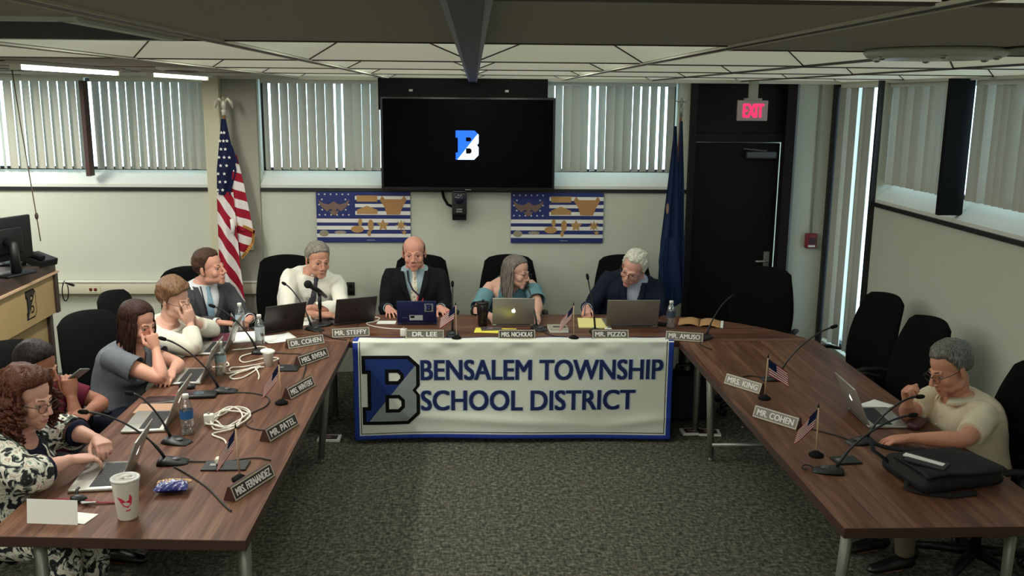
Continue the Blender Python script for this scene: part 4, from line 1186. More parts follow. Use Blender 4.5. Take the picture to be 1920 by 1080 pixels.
        for x in (-1, 1):
            E((x*.045, -.012, -.070), (.018*jaw, .035, .024))
            E((x*.026, -.0795, .0195), (.025, .0105*brow, .008), (0, x*-0.10, x*.42))
            E((x*.038*cheek, -.058, -.030), (.025, .022, .026))
            E((x*.0125, -.099, -.036), (.0095*nose, .012, .008))
            E((x*.030, -.0750, .0110), (.0175, .0110, .0068), (0, 0, x*.40)); E((x*.030, -.0725, -.0105), (.0165, .0110, .0058), (0, 0, x*.40))
            E((x*.079, .012, -.002), (.007, .018, .031), (0.15, 0, x*0.35)); E((x*.078, .006, -.024), (.007, .011, .012))
        def T(pts, rs): B.tube([H+R @ (V(p)*h) for p in pts], [r*h for r in rs], 12)
        T([(0, -.080, .022), (0, -.094, .004), (0, -.106, -.014), (0, -.113*nose**0.15, -.028), (0, -.106, -.037)], [.008, .0085, .0095*nose, .0115*nose, .007])
        E((0, -.090, -.0625), (.023, .010, .0055)); E((0, -.0885, -.074), (.019, .010, .0065))
        E((0, -.083, -.083), (.022, .012, .010)); E((0, -.085, -.052), (.024, .012, .012))
        # neck
        n0 = s.N-V((0, -0.01, 0.05)); n1 = H+R @ (V((0, .022, -.055))*h)
        B.tube([n0, s.N, s.N.lerp(n1, 0.5), n1, H+R @ (V((0, .02, -0.01))*h)], [.058, .056, .054*(1+(s.fat-1)*.5), .053, .05], 20)
        s.lips_c = H+R @ (V((0, -.0985, -.068))*h)
    def legs(s, knee_dz=0.0, spread=0.11, off=0.0, mb=None, foot=True, shin=True, fwd=0.44):
        mb = mb or s.B
        for x in (-1, 1):
            hp = s.P+V((x*.09, -0.02, -0.01)); kn = V((s.P.x+x*spread, s.P.y-fwd, 0.505+knee_dz)); an = V((s.P.x+x*spread, s.P.y-fwd+0.03, 0.09))
            mb.tube([hp+V((0, .08, 0)), hp, hp.lerp(kn, .4), kn.lerp(hp, .12), kn.lerp(an, .03)+V((0, .0, -.01)), kn.lerp(an, .14), kn.lerp(an, .35), kn.lerp(an, .7), an], [.085+off, .088+off, .078+off, .060+off, .055+off, .054+off, .055+off, .042+off, .036+off], 18)
            if foot: mb.tube([an+V((0, 0.03, -0.03)), an+V((0, -0.03, -0.05)), an+V((0, -.12, -.063)), an+V((0, -.17, -.068))], [.035, .036, .028, .012], 12)
    def finish_body(s, lips=None):
        me = remesh(s.B, s.vox, 3)
        if lips is None:
            k_ = SKINRGB[s.skin.name]; lips = (int(k_[0]*.86), int(k_[1]*.70), int(k_[2]*.74))
        P = get_co(me); c = np.array(s.lips_c)
        loc = (P-c) @ np.array(s.hR)          # to head frame
        h = s.hs
        m = (loc[:, 0]/(.021*h))**2+(loc[:, 2]/(.0085*h))**2 < 1
        m &= (loc[:, 1] < 0.012*h) & (loc[:, 1] > -0.010*h)
        o = put(me, 'body', [s.skin, mat('lips_%d_%d_%d' % lips, lips, 0.45)], s.root)
        n = len(me.polygons); vi = np.empty(len(me.loops), np.int32); me.loops.foreach_get('vertex_index', vi)
        st = np.empty(n, np.int32); me.polygons.foreach_get('loop_start', st)
        mi = np.zeros(n, np.int32); mi[m[vi[st]]] = 1
        me.polygons.foreach_set('material_index', mi); me.update()
        s.eyes()
        return o
    def hp(s, c): return s.H+s.hR @ (V(c)*s.hs)
    def eyes(s, iris=(60, 44, 36), brow=None, closed=0.0):
        h = s.hs
        for x in (-1, 1):
            b = MB(); c = s.hp((x*.030, -.0725, .0005)); b.ell(c, (.0112*h,)*3, n=16, m=12)
            b.ell(s.hp((x*.030, -.0810, .0)), (.0066*h, .0035*h, .0066*h), s.hR, 12, 8, mi=1)
            b.build('eye', [mat('eye_white', (140, 128, 120), 0.5), mat('iris_dark', iris, 0.25)], s.root, fix=False)
    def brows(s, rgb, th=.004):
        h = s.hs
        for x in (-1, 1):
            b = MB(); pts = [s.hp((x*q, y, z)) for q, y, z in ((.012, -.0885, .0215), (.024, -.0885, .0262), (.036, -.0800, .0262), (.046, -.0665, .0205))]
            b.tube(pts, [.002*h, th*h*.85, th*h*.75, .0015*h], 8); b.build('eyebrow', mat('brow_%d_%d_%d' % rgb, rgb, 0.8), s.root)
    def cloth(s, name, m, off, sleeve=1.0, t0=-0.1, t1=1.0, belly=0.0, bust=0.0, sides=(1, -1), vox=None, cutter=None, fold=0.004, fscale=38, smooth=4, soff=None, flare=0.0, legs=None, seed=0, hem=None, offtop=None):
        b = MB(); s.torso(b, off, t0, t1, belly, bust, offtop=offtop)
        s.belly = belly
        if sleeve > 0:
            for sd in sides: s.limb(b, sd, soff if soff is not None else off, 0, sleeve, flare)
        me = remesh(b, vox or 0.006, smooth, 0.5)
        if fold:
            P = get_co(me); N = get_no(me)
            sp = np.array([tuple(s.spine(t)[0]) for t in np.linspace(0, 1, 20)])
            set_co(me, P+N*(fold*folds(P*np.array([1.0, 1.0, 0.75]), fscale, seed))[:, None])
        P = get_co(me)
        mask = np.zeros(len(P), bool)
        # open the cuffs
        for sd in sides:
            if sleeve > 0 and sd in s.arms:
                S, E, W = s.arms[sd]
                if sleeve > 0.5:
                    e = E.lerp(W, (sleeve-0.5)/0.5); d = (W-E).normalized(); r = 0.075
                else:
                    e = S.lerp(E, sleeve/0.5); d = (E-S).normalized(); r = 0.13
                e = e-d*0.012
                q = (P-np.array(e)); al = q @ np.array(d); ra = np.linalg.norm(q-al[:, None]*np.array(d), axis=1)
                mask |= (al > 0) & (al < 0.09) & (ra < r)
        if cutter is not None: mask |= cutter(P)
        if mask.any(): cut(me, mask)
        return put(me, name, m, s.root, solid=0.003)
    def tcoords(s, P):
        ts = np.linspace(-0.15, 1.1, 160)
        sp = [s.spine(t) for t in ts]
        C = np.array([tuple(q[0]) for q in sp]); LT = np.array([tuple(q[2]) for q in sp]); FR = np.array([tuple(q[3]) for q in sp])
        T = np.empty(len(P)); X = np.empty(len(P)); F = np.empty(len(P))
        for a in range(0, len(P), 20000):
            Q = P[a:a+20000]
            i = ((Q[:, None, :]-C[None])**2).sum(2).argmin(1)
            d = Q-C[i]
            T[a:a+20000] = ts[i]; X[a:a+20000] = (d*LT[i]).sum(1); F[a:a+20000] = (d*FR[i]).sum(1)
        return T, X, F
    def vcut(s, t0, w1, neck=0.075):
        def f(P):
            T, X, F = s.tcoords(P)
            c = np.array(s.N); dn = np.linalg.norm((P-c)*np.array([1, 1, 0.6]), axis=1)
            return ((F > 0.02) & (np.abs(X) < w1*np.clip((T-t0)/(1-t0), 0, 2)) & (T > t0)) | (dn < neck)
        return f
    def neckcut(s, r=0.085, dz=0.0, dy=-0.02, zs=1.0):
        def f(P):
            c = np.array(s.N)+np.array([0, dy, dz])
            return np.linalg.norm((P-c)*np.array([1, 1, zs]), axis=1) < r
        return f
    def lapels(s, m, off, t0, w1, wid=0.05, collar=True):
        for sd in (-1, 1):
            b = MB()
            def fn(u, v):
                t = t0+(0.985-t0)*v
                w = w1*(t-t0)/(1-t0)
                lw = wid*(0.25+0.75*min(1, v*1.5)) if v < 0.78 else wid*(1-(v-0.78)/0.22*0.35)
                return s.front(t, sd*(w+lw*u), off+0.010+0.006*math.sin(PI*u))
            b.grid(fn, 7, 22); b.build('lapel', m, s.root, solid=0.004)
    def collar(s, m, r=0.062, h=0.044, open_=0.22, tilt=0.35, name='collar'):
        b = MB(); n = 28
        up = (s.H-s.N).normalized()
        vs = []; fs = []
        for k in range(n+1):
            a = -PI/2+open_+(2*PI-2*open_)*k/n        # opening to the front (-y)
            fr = (1-abs(k/n-0.5)*2)                       # 1 at back, 0 at front
            hh = h*(0.9+0.3*fr); rr = r*.93
            base = s.N+V((math.cos(a)*rr*1.08, math.sin(a)*rr*1.0, -0.012-0.02*(1-fr)))
            top = s.N+V((math.cos(a)*rr*0.97, math.sin(a)*rr*0.92, hh*0.75-0.018*(1-fr)))
            out = s.N+V((math.cos(a)*rr*1.10, math.sin(a)*rr*1.10-0.010*(1-fr), 0.0-0.040*(1-fr)))
            vs += [base, top, out]
        for k in range(n):
            for q in (0, 1): fs.append((k*3+q, k*3+q+1, k*3+q+4, k*3+q+3))
        b.add(vs, fs, True); b.build(name, m, s.root, solid=0.003, fix=False)
    def tie(s, m, off, t0=0.35, w=0.042):
        b = MB()
        tt = [0.985, 0.955, 0.93, 0.88, 0.75, 0.6, 0.45, t0]
        ws = [0.016, 0.020, 0.015, 0.017, 0.024, 0.031, w*0.9, w]
        vs = []; fs = []
        for t, wd in zip(tt, ws):
            c = s.front(t, 0, off); lat = s.spine(t)[2]; fr = s.spine(t)[3]
            th = 0.010 if t > 0.92 else 0.004
            vs += [c-lat*wd, c+fr*th, c+lat*wd, c-fr*0.002]
        for i in range(len(tt)-1):
            for k in range(4): fs.append((i*4+k, i*4+(k+1) % 4, i*4+4+(k+1) % 4, i*4+4+k))
        fs.append((0, 1, 2, 3)); o = (len(tt)-1)*4; fs.append((o, o+1, o+2, o+3))
        b.add(vs, fs, False); b.build('tie', m, s.root)
    def glasses(s, rgb=(40, 34, 34), r=.0235, half=False):
        h = s.hs; b = MB()
        for x in (-1, 1):
            pts = []
            for k in range(17):
                a = 2*PI*k/16; pts.append(s.hp((x*.032+r*1.1*math.cos(a), -.101-0.004*(1-abs(math.cos(a))), -.002+r*.78*math.sin(a))))
            b.tube(pts, .0016*h, 6)
            b.tube([s.hp((x*.057, -.098, .004)), s.hp((x*.078, -.05, .006)), s.hp((x*.084, .005, .008)), s.hp((x*.083, .025, -.004))], .0016*h, 6)
        b.tube([s.hp((-.008, -.104, .003)), s.hp((0, -.107, .006)), s.hp((.008, -.104, .003))], .0016*h, 6)
        b.build('glasses', mat('glasses_%d_%d_%d' % rgb, rgb, 0.35), s.root)
    def short_hair(s, m, thick=.012, front=.078, recede=0.0, side=.0, nape=-.055, bald=False, top_extra=0.0, rough=.0025, seed=0, fscale=90, sweep=0.0):
        """shell over the skull that sinks under the skin at the hairline"""
        h = s.hs; nu, nv = 96, 64
        U = np.linspace(0, 2*PI, nu, endpoint=False); Vv = np.linspace(-PI/2*0.75, PI/2, nv)
        uu, vv = np.meshgrid(U, Vv)
        x = np.cos(vv)*np.cos(uu); y = np.cos(vv)*np.sin(uu); z = np.sin(vv)
        P = np.stack([x*.0765, .018+y*.0965, .040+z*.0795], -1)      # head frame, unit scale
        yy = P[..., 1]; zz = P[..., 2]; xx = P[..., 0]
        # hairline height by front-back position
        hl = np.interp(yy, [-.085, -.055, -.035, -.015, .0, .018, .04, .06, .12], [front+.03, front, front-.012+recede, .035, side-.012, side+.012, -.02, nape, nape])
        corner = np.exp(-((np.abs(xx)-.045)/.018)**2)*np.exp(-((yy+.045)/.03)**2)*recede*1.5
        hl = hl+folds(P.reshape(-1, 3), 120, seed+5).reshape(yy.shape)*.005
        gw = zz-hl-corner
        g = gw/.010
        if bald:
            # bare crown: hair only in a band at sides and back
            top = np.interp(yy, [-.08, -.02, .05, .09, .12], [-1, .055, .075, .09, .10])
            g = np.minimum(g, (top-zz)/.012); gw = np.minimum(gw, top-zz)
        sm = np.clip(g, 0, 1); sm = sm*sm*(3-2*sm)
        n = np.stack([x/.0765, y/.0965, z/.0795], -1); n /= np.linalg.norm(n, axis=-1)[..., None]
        Q = P.reshape(-1, 3)
        fo = folds(Q*np.array([1.0, .55, .8]), fscale, seed).reshape(yy.shape)*rough*1.5+folds(Q, fscale*2.6, seed+3).reshape(yy.shape)*rough
        ext = thick+top_extra*np.clip((zz-.06)/.06, 0, 1)+sweep*np.exp(-((zz-front-.01)/.02)**2)*np.exp(-((yy+.06)/.03)**2)
        thin = np.clip(gw/.045, 0, 1); ext = ext*(.30+.70*np.sqrt(thin))
        d = -.007+(ext+.007)*sm+fo*sm
        P = P+n*d[..., None]
        keep = (d > -.0055)
        vs = P.reshape(-1, 3); fs = []
        R = np.array(s.hR)
        W = (vs*h) @ R.T+np.array(s.H)
        kp = keep.reshape(-1)
        for j in range(nv-1):
            for i in range(nu):
                q = (j*nu+i, j*nu+(i+1) % nu, (j+1)*nu+(i+1) % nu, (j+1)*nu+i)
                if kp[q[0]] or kp[q[1]] or kp[q[2]] or kp[q[3]]: fs.append(q)
        b = MB(); b.add([tuple(p) for p in W], fs, True)
        return b.build('hair', m, s.root, fix=False)
def hair_mat(name, rgb, rgb2=None, sc=(160, 160, 18), rough=0.45):
    if name in MATS: return MATS[name]
    m, nt, b = node_mat(name)
    tc = nt.nodes.new('ShaderNodeTexCoord'); mp = nt.nodes.new('ShaderNodeMapping'); mp.inputs['Scale'].default_value = sc
    nt.links.new(tc.outputs['Object'], mp.inputs['Vector'])
    n = nt.nodes.new('ShaderNodeTexNoise'); n.inputs['Scale'].default_value = 1.0; n.inputs['Detail'].default_value = 4
    nt.links.new(mp.outputs[0], n.inputs['Vector'])
    rgb2 = rgb2 or tuple(min(255, int(c*1.5)+8) for c in rgb)
    r = ramp(nt, n.outputs['Fac'], [(0.35, rgb), (0.68, rgb2)])
    nt.links.new(r.outputs[0], b.inputs['Base Color']); b.inputs['Roughness'].default_value = rough
    bp = nt.nodes.new('ShaderNodeBump'); bp.inputs['Strength'].default_value = 0.6; bp.inputs['Distance'].default_value = 0.006
    nt.links.new(n.outputs['Fac'], bp.inputs['Height']); nt.links.new(bp.outputs[0], b.inputs['Normal'])
    b.inputs['Specular IOR Level'].default_value = 0.12 if sum(rgb) < 160 else 0.3
    return m
def scalp_locks(s, n, az, length, r=.010, flare=.01, wave=.006, curl=0.0, seed=0, el=(25, 80), fwd=0.0, part=0.0, endvar=.03, out=1.07, drop_el=-8, turns=7):
    """tapered strands over the skull then hanging; az degrees from the face, list of (from, to)"""
    rnd = random.Random(seed); h = s.hs; R = s.hR; b = MB()
    for i in range(n):
        a0, a1 = az[i % len(az)]; A = math.radians(rnd.uniform(a0, a1)); e0 = math.radians(rnd.uniform(*el))
        pts = []; rr = []
        k = 5
        for j in range(k):
            e = e0+(math.radians(drop_el)-e0)*j/(k-1)
            o = out+rnd.uniform(-.02, .02)
            p = V((math.sin(A)*math.cos(e)*.0765*o, .018-math.cos(A)*math.cos(e)*.0965*o, .040+math.sin(e)*.0795*o))
            pts.append(s.H+R @ (p*h)); rr.append(r*(0.6+0.4*j/(k-1)))
        q = pts[-1]; L = length+rnd.uniform(-endvar, endvar)
        outd = (q-s.H); outd.z = 0; outd = outd.normalized()
        ph = rnd.uniform(0, 6.28); m = 12 if curl == 0 else 26
        for j in range(1, m+1):
            t = j/m
            p = q+V((0, 0, -L*t))+outd*(flare*math.sin(PI*min(1, t*0.8)))+V((0, -1, 0))*fwd*t*t
            sdv = outd.cross(V((0, 0, 1)))
            p += sdv*wave*math.sin(ph+5*t)+outd*wave*math.sin(ph*1.7+4*t)
            if curl:
                th = ph+turns*2*PI*t; p += sdv*curl*math.cos(th)*min(1, 3*t)+outd*curl*math.sin(th)*min(1, 3*t)
            pts.append(p); rr.append(r*(1-0.55*t**2))
        if curl:
            # curl also over the skull
            for j in range(1, k): pts[j] = pts[j]+V((rnd.uniform(-1, 1), rnd.uniform(-1, 1), rnd.uniform(-1, 1)))*curl*0.7
        b.tube(pts, rr, 7, ell=[0.6]*len(pts) if not curl else None)
    return b
def add_locks(o, b):
    """join the strands into the hair mesh"""
    me = o.data; bm = bmesh.new(); bm.from_mesh(me)
    bv = [bm.verts.new(p) for p in b.v]
    for f in b.f:
        try: q = bm.faces.new([bv[i] for i in f]); q.smooth = True
        except ValueError: pass
    bm.to_mesh(me); bm.free(); me.update()
def strip(s, pts, w, m, name, th=.002, nrm=(0, -1, 0)):
    b = MB(); pts = [V(p) for p in pts]; vs = []; n = V(nrm)
    for i, p in enumerate(pts):
        d = (pts[min(i+1, len(pts)-1)]-pts[max(i-1, 0)]).normalized(); sd = d.cross(n).normalized()
        vs += [p-sd*w/2, p+sd*w/2]
    b.add(vs, [(2*i, 2*i+1, 2*i+3, 2*i+2) for i in range(len(pts)-1)], True)
    return b.build(name, m, s.root, solid=th, fix=False)
def cuff(s, side, m, r=.034, L=.03, name='cuff', back=.0):
    S, E, W = s.arms[side]; d = (W-E).normalized(); b = MB()
    b.tube([W-d*(L+.03+back), W-d*(.012+back)], [r+.003, r], 18, cap=False); b.build(name, m, s.root, solid=.003, fix=False)
def trousers(s, m, off=.012, name='trousers'):
    b = MB(); s.legs(off=off, mb=b, foot=False)
    b2 = MB(); s.torso(b, .012, -.2, .12)
    me = remesh(b, .010, 3); return put(me, name, m, s.root)
def shoes(s, m, spread=.11, fwd=.44):
    for x in (-1, 1):
        b = MB(); an = V((s.P.x+x*spread, s.P.y-fwd+.03, .09))
        b.tube([an+V((0, .055, -.045)), an+V((0, .03, -.035)), an+V((0, -.04, -.040)), an+V((0, -.13, -.055)), an+V((0, -.19, -.062)), an+V((0, -.21, -.066))], [.024, .043, .043, .037, .028, .010], 14, ell=[.9, .95, .9, .75, .7, .6])
        b.build('shoe', m, s.root)
def fist(**k):
    d = dict(curl=(1.35, 1.5, 0.9), spread=.0, thumb=.55, thumb_curl=.9); d.update(k); return d
def body_done(s, legs=True):
    s.torso(s.B, 0.0); s.legs()
    return s.finish_body()

M_suitb = mat('suit_black', (20, 20, 23), 0.85, bump=.1, bscale=300, spec=.2)
M_suitn = mat('suit_navy', (24, 30, 48), 0.85, bump=.1, bscale=300, spec=.2)
M_suitg = mat('suit_grey', (66, 66, 70), 0.85, bump=.1, bscale=300, spec=.2)
M_shw = mat('shirt_white', (236, 232, 220), 0.8, spec=.2)
M_shb = mat('shirt_light_blue', (156, 178, 188), 0.8, spec=.2)
M_slack = mat('trousers_dark', (34, 34, 38), 0.9, spec=.2)
M_shoe = mat('shoe_black', (18, 17, 17), 0.4)

# ---------------------------------------------------------------- balding man in the black suit
s = Person('balding man in a black suit, both hands flat on the table by a blue laptop', (-0.47, 7.43), 0.0, None, (-0.478, 7.34, 1.175), hyaw=0, hpitch=5, hroll=-2, hs=1.09, sw=.205, fat=1.15, nk=(.02, .045), skin_m=skin('rosy', (214, 152, 134)))
s.head(jaw=1.08)
kw = dict(curl=(.18, .25, .2), spread=.30, thumb=.7)
s.arm(-1, (-.665, 7.09, .787), (-.28, .5, -1), hdir=(.25, -.9, -.12), palm=(0, -.1, 1), **kw)
s.arm(1, (-.265, 7.09, .787), (.35, .5, -1), hdir=(.50, -.8, -.12), palm=(0, -.1, 1), **kw)
body_done(s)
s.cloth('shirt', M_shb, .010, sleeve=.22, soff=.008, t1=1.02, fold=.0, cutter=s.neckcut(.060, .03), belly=.04, smooth=3)
s.cloth('jacket', M_suitb, .022, sleeve=.97, soff=.019, t1=.99, cutter=s.vcut(.30, .085), belly=.04, fold=.008, fscale=44, seed=1, offtop=.016)
s.lapels(M_suitb, .024, .30, .085, .05)
s.collar(M_shb, .061, .042)
m, nt, bs = node_mat('tie_cream_spotted'); tc = nt.nodes.new('ShaderNodeTexCoord'); vo = nt.nodes.new('ShaderNodeTexVoronoi'); vo.inputs['Scale'].default_value = 42
nt.links.new(tc.outputs['Object'], vo.inputs['Vector']); rp = ramp(nt, vo.outputs['Distance'], [(0.30, (176, 158, 130)), (0.42, (226, 216, 196))]); nt.links.new(rp.outputs[0], bs.inputs['Base Color'])
s.tie(m, .016, .30, .045)
cuff(s, -1, M_shb, .036); cuff(s, 1, M_shb, .036)
a = [s.front(t, x, .020) for t, x in ((.99, -.055), (.85, -.045), (.7, -.01), (.62, .03), (.54, .042))]
strip(s, a, .014, mat('lanyard_dark', (40, 40, 60), .7), 'lanyard')
b = MB(); c = s.front(.50, .045, .034); b.box(c, (.05, .004, .085)); b.build('badge_card', mat('badge_red', (208, 60, 76), .5), s.root)
s.short_hair(hair_mat('hair_brown_thin', (78, 54, 44)), .006, bald=True, front=.07, seed=2, rough=.0012); s.brows((120, 78, 62))
trousers(s, M_slack); shoes(s, M_shoe)

# ---------------------------------------------------------------- man in white shirt
s = Person('grey-haired man in a white dress shirt and dark tie behind the stand microphone', (-1.42, 7.40), math.radians(17), None, (-1.215, 7.19, 1.145), hyaw=14, hpitch=10, hroll=2, hs=1.07, sw=.205, fat=1.15, nk=(.045, .06), skin_m=skin('tan', (202, 146, 122)))
s.head(jaw=1.1)
s.arm(-1, (-1.16, 6.84, .79), (-.8, .1, -.5), elbow=(-1.42, 6.93, .79), hdir=(.8, .25, -.05), palm=(0, -.3, 1), curl=(.3, .4, .3))
s.arm(1, (-1.24, 6.88, .835), (.8, .1, -.5), elbow=(-1.01, 7.00, .80), hdir=(-.9, -.05, -.12), palm=(0, -.3, 1), curl=(.3, .4, .3))
body_done(s)
s.cloth('shirt', M_shw, .018, sleeve=.94, soff=.015, t1=.99, cutter=s.neckcut(.056, .03), belly=.05, fold=.009, fscale=48, seed=3)
s.collar(M_shw, .061, .042)
s.tie(mat('tie_slate', (64, 62, 72), .7), .022, .30, .042)
s.short_hair(hair_mat('hair_salt', (96, 88, 80), (168, 160, 150)), .010, front=.07, seed=4, rough=.002, top_extra=.006); s.brows((96, 80, 70))
trousers(s, M_slack); shoes(s, M_shoe)

# ---------------------------------------------------------------- woman in teal cold-shoulder top
s = Person('woman with long grey hair in a teal cold-shoulder top, looking to the right', (0.29, 7.42), math.radians(8), None, (.335, 7.21, 1.05), hyaw=52, hpitch=12, hroll=6, hs=1.02, sw=.180, fat=1.12, nk=(.05, .075), skin_m=skin('fair', (218, 168, 150)))
s.head(jaw=.93, nose=.9, brow=.7)
s.arm(-1, (.10, 6.86, .79), (-.6, .4, -.6), hdir=(.5, -.85, -.1), palm=(0, -.2, 1), curl=(.3, .4, .3))
s.arm(1, (.47, 6.80, .80), (.6, .4, -.6), hdir=(-.15, -.95, -.25), palm=(.3, -.3, .9), curl=(.45, .5, .4))
body_done(s, False)
def below(tm, tf):
    def f(P):
        T, X, F = s.tcoords(P); lim = tm+(tf-tm)*np.clip((.125-np.abs(X))/.05, 0, 1)-.07*np.clip(1-np.abs(X)/.05, 0, 1); return T > lim
    return f
M_teal = mat('top_teal', (104, 142, 152), .85, bump=.1, bscale=200, spec=.2)
s.cloth('top', M_teal, .013, sleeve=0, t1=.95, cutter=below(.80, .93), bust=.045, fold=.005, seed=5)
for sd in (-1, 1):
    b = MB(); s.limb(b, sd, .022, .10, .43, .012); me = remesh(b, .006, 3); P = get_co(me); N = get_no(me); set_co(me, P+N*(.004*folds(P, 60, 6))[:, None])
    S, E, W = s.arms[sd]; d = np.array((E-S).normalized()); al = (P-np.array(S)) @ d; L = (E-S).length
    cut(me, (al > L*.83) | (al < L*.26)); put(me, 'sleeve', M_teal, s.root, .003)
    strip(s, [s.front(.79, sd*.10, .014), s.front(.86, sd*.105, .010), s.front(.93, sd*.09, .006), s.spine(.95)[0]+s.spine(.95)[2]*sd*.08], .02, M_teal, 'strap')
hm = hair_mat('hair_grey_long', (74, 66, 62), (140, 130, 120))
ho = s.short_hair(hm, .010, front=.082, nape=-.06, seed=6, side=-.03, fscale=60)
add_locks(ho, scalp_locks(s, 90, [(70, 110), (-120, -78), (90, 180), (-180, -90)], .25, r=.009, flare=.012, wave=.006, seed=3, el=(45, 85), fwd=.03))
add_locks(ho, scalp_locks(s, 44, [(50, 85), (-120, -85)], .33, r=.008, flare=.015, wave=.006, seed=9, el=(45, 85), fwd=.06))
s.brows((110, 92, 84), .003); s.glasses((70, 60, 60))
trousers(s, M_slack); shoes(s, M_shoe)

# ---------------------------------------------------------------- white-haired man in navy
s = Person('white-haired man in a navy blazer and glasses, head tilted, writing on a yellow pad', (1.22, 7.45), math.radians(-6), None, (1.262, 7.22, 1.075), hyaw=-22, hpitch=20, hroll=17, hs=1.09, sw=.205, fat=1.2, nk=(.05, .085), skin_m=skin('pinkish', (216, 160, 144)))
s.head(jaw=1.06, nose=1.1)
s.arm(-1, (.875, 7.03, .80), (-.35, .5, -.9), hdir=(-.15, -.8, -.35), palm=(-.55, -.2, .8), curl=(.75, .8, .5), spread=.05, thumb=.45, thumb_curl=.2)
s.arm(1, (1.38, 6.97, .79), (.4, .5, -.9), hdir=(-.3, -.9, -.1), palm=(0, -.2, 1), curl=(.3, .4, .3))
body_done(s)
m, nt, bs = node_mat('shirt_pale_check'); tc = nt.nodes.new('ShaderNodeTexCoord'); wv = nt.nodes.new('ShaderNodeTexWave'); wv.inputs['Scale'].default_value = 26; nt.links.new(tc.outputs['Object'], wv.inputs['Vector'])
rp = ramp(nt, wv.outputs['Fac'], [(0.3, (150, 162, 186)), (0.6, (206, 210, 222))]); nt.links.new(rp.outputs[0], bs.inputs['Base Color'])
s.cloth('shirt', m, .010, sleeve=.22, soff=.008, t1=1.02, fold=.0, cutter=s.neckcut(.058, .03), belly=.05, smooth=3)
s.cloth('jacket', M_suitn, .024, sleeve=.96, soff=.019, t1=.99, cutter=s.vcut(.25, .062), belly=.05, fold=.008, fscale=44, seed=7, offtop=.016)
s.lapels(M_suitn, .026, .25, .062, .05)
s.collar(m, .061, .042, open_=.5)
cuff(s, -1, m, .036); cuff(s, 1, m, .036)
s.short_hair(hair_mat('hair_white', (190, 184, 170), (238, 234, 222), sc=(70, 70, 70)), .014, front=.078, recede=.008, seed=8, rough=.005, top_extra=.012, fscale=110); s.brows((190, 180, 168)); s.glasses((60, 48, 46))
trousers(s, M_slack); shoes(s, M_shoe)
t = thing('pen', 'dark pen in the right hand of the white-haired man', 'pen', (.853, 6.955, .80))
b = MB(); b.tube([(-.005, -.03, -.036), (.0, .0, .01), (.012, .04, .075)], .0035, 8); b.build('barrel', mat('pen_blue', (50, 66, 96), .3), t)
b = MB(); b.tube([(-.007, -.036, -.045), (-.005, -.03, -.036)], [.0008, .003], 8); b.build('tip', M_steel, t)

# ---------------------------------------------------------------- man in grey suit
s = Person('brown-haired man in a grey suit and light blue tie, looking up to the right', (-2.07, 6.92), math.radians(42), None, (-1.965, 6.90, 1.135), hyaw=30, hpitch=-4, hroll=-4, hs=1.07, sw=.205, fat=1.08, nk=(.03, .05), skin_m=skin('light', (210, 152, 130)))
s.head(jaw=1.02)
s.arm(-1, (-1.83, 6.60, .79), (-.5, -.1, -1), hdir=(.85, .15, -.1), palm=(0, 0, 1), curl=(.5, .6, .4))
s.arm(1, (-1.645, 6.73, .79), (.3, .5, -1), hdir=(-.25, -.9, -.1), palm=(0, 0, 1), curl=(.8, .9, .6))
body_done(s)
M_shg = mat('shirt_pale', (214, 218, 220), .8, spec=.2)
s.cloth('shirt', M_shg, .010, sleeve=.22, soff=.008, t1=1.02, fold=.0, cutter=s.neckcut(.060, .03), belly=.02, smooth=3)
s.cloth('jacket', M_suitg, .022, sleeve=.96, soff=.018, t1=.99, cutter=s.vcut(.12, .085), belly=.02, fold=.008, fscale=44, seed=9, offtop=.016)
s.lapels(M_suitg, .024, .12, .085, .05)
s.collar(M_shg, .061, .042)
s.tie(mat('tie_light_blue', (132, 162, 180), .6, var=.25, vscale=60), .016, .18, .042)
cuff(s, -1, M_shg, .036); cuff(s, 1, M_shg, .036)
a = [s.front(t, x, .020) for t, x in ((.99, -.06), (.85, -.055), (.6, -.03), (.4, -.012))]; strip(s, a, .010, MATS['lanyard_dark'], 'lanyard')
b = MB(); c = s.front(.30, -.005, .030); b.box(c, (.055, .004, .085), (0, 0, .1)); b.build('badge_card', M_paper, s.root)
s.short_hair(hair_mat('hair_brown', (52, 36, 30), (92, 66, 54)), .011, front=.078, recede=.006, seed=10, rough=.0025, top_extra=.012); s.brows((74, 52, 44))
trousers(s, mat('trousers_grey', (60, 60, 64), .9, spec=.2)); shoes(s, M_shoe)

# ---------------------------------------------------------------- woman in white sweater
s = Person('woman in a white sweater with short brown hair, cheek resting on her hand', (-2.14, 6.16), math.radians(76), None, (-1.97, 6.07, 1.075), hyaw=-10, hpitch=14, hroll=-6, hs=1.03, sw=.18, fat=1.15, skin_m=skin('fair2', (216, 166, 146)))
s.head(jaw=.98, nose=.95, brow=.7)
s.arm(-1, (-1.865, 6.02, .925), (0, 0, -1), elbow=(-1.815, 5.90, .79), hdir=(-.05, -.03, 1), palm=(.85, -.5, 0), curl=(.22, .25, .2), spread=.12, thumb=.4)
s.arm(1, (-1.87, 6.14, .90), (0, 0, -1), elbow=(-1.815, 6.36, .79), hdir=(.0, -.45, .85), palm=(.85, .5, 0), curl=(.5, .5, .4))
body_done(s, False)
s.cloth('sweater', mat('sweater_white', (226, 220, 204), .9, bump=.15, bscale=400, spec=.15), .020, sleeve=.92, soff=.020, t1=1.0, bust=.05, belly=.05, cutter=s.neckcut(.060, .035), fold=.006, fscale=34, seed=11)
s.short_hair(hair_mat('hair_light_brown', (80, 54, 38), (140, 104, 72)), .020, front=.066, recede=0, side=.005, nape=-.075, seed=12, rough=.005, top_extra=.014, fscale=70, sweep=.012); s.brows((110, 80, 60), .003); s.glasses((60, 40, 36))
trousers(s, M_slack); shoes(s, M_shoe)

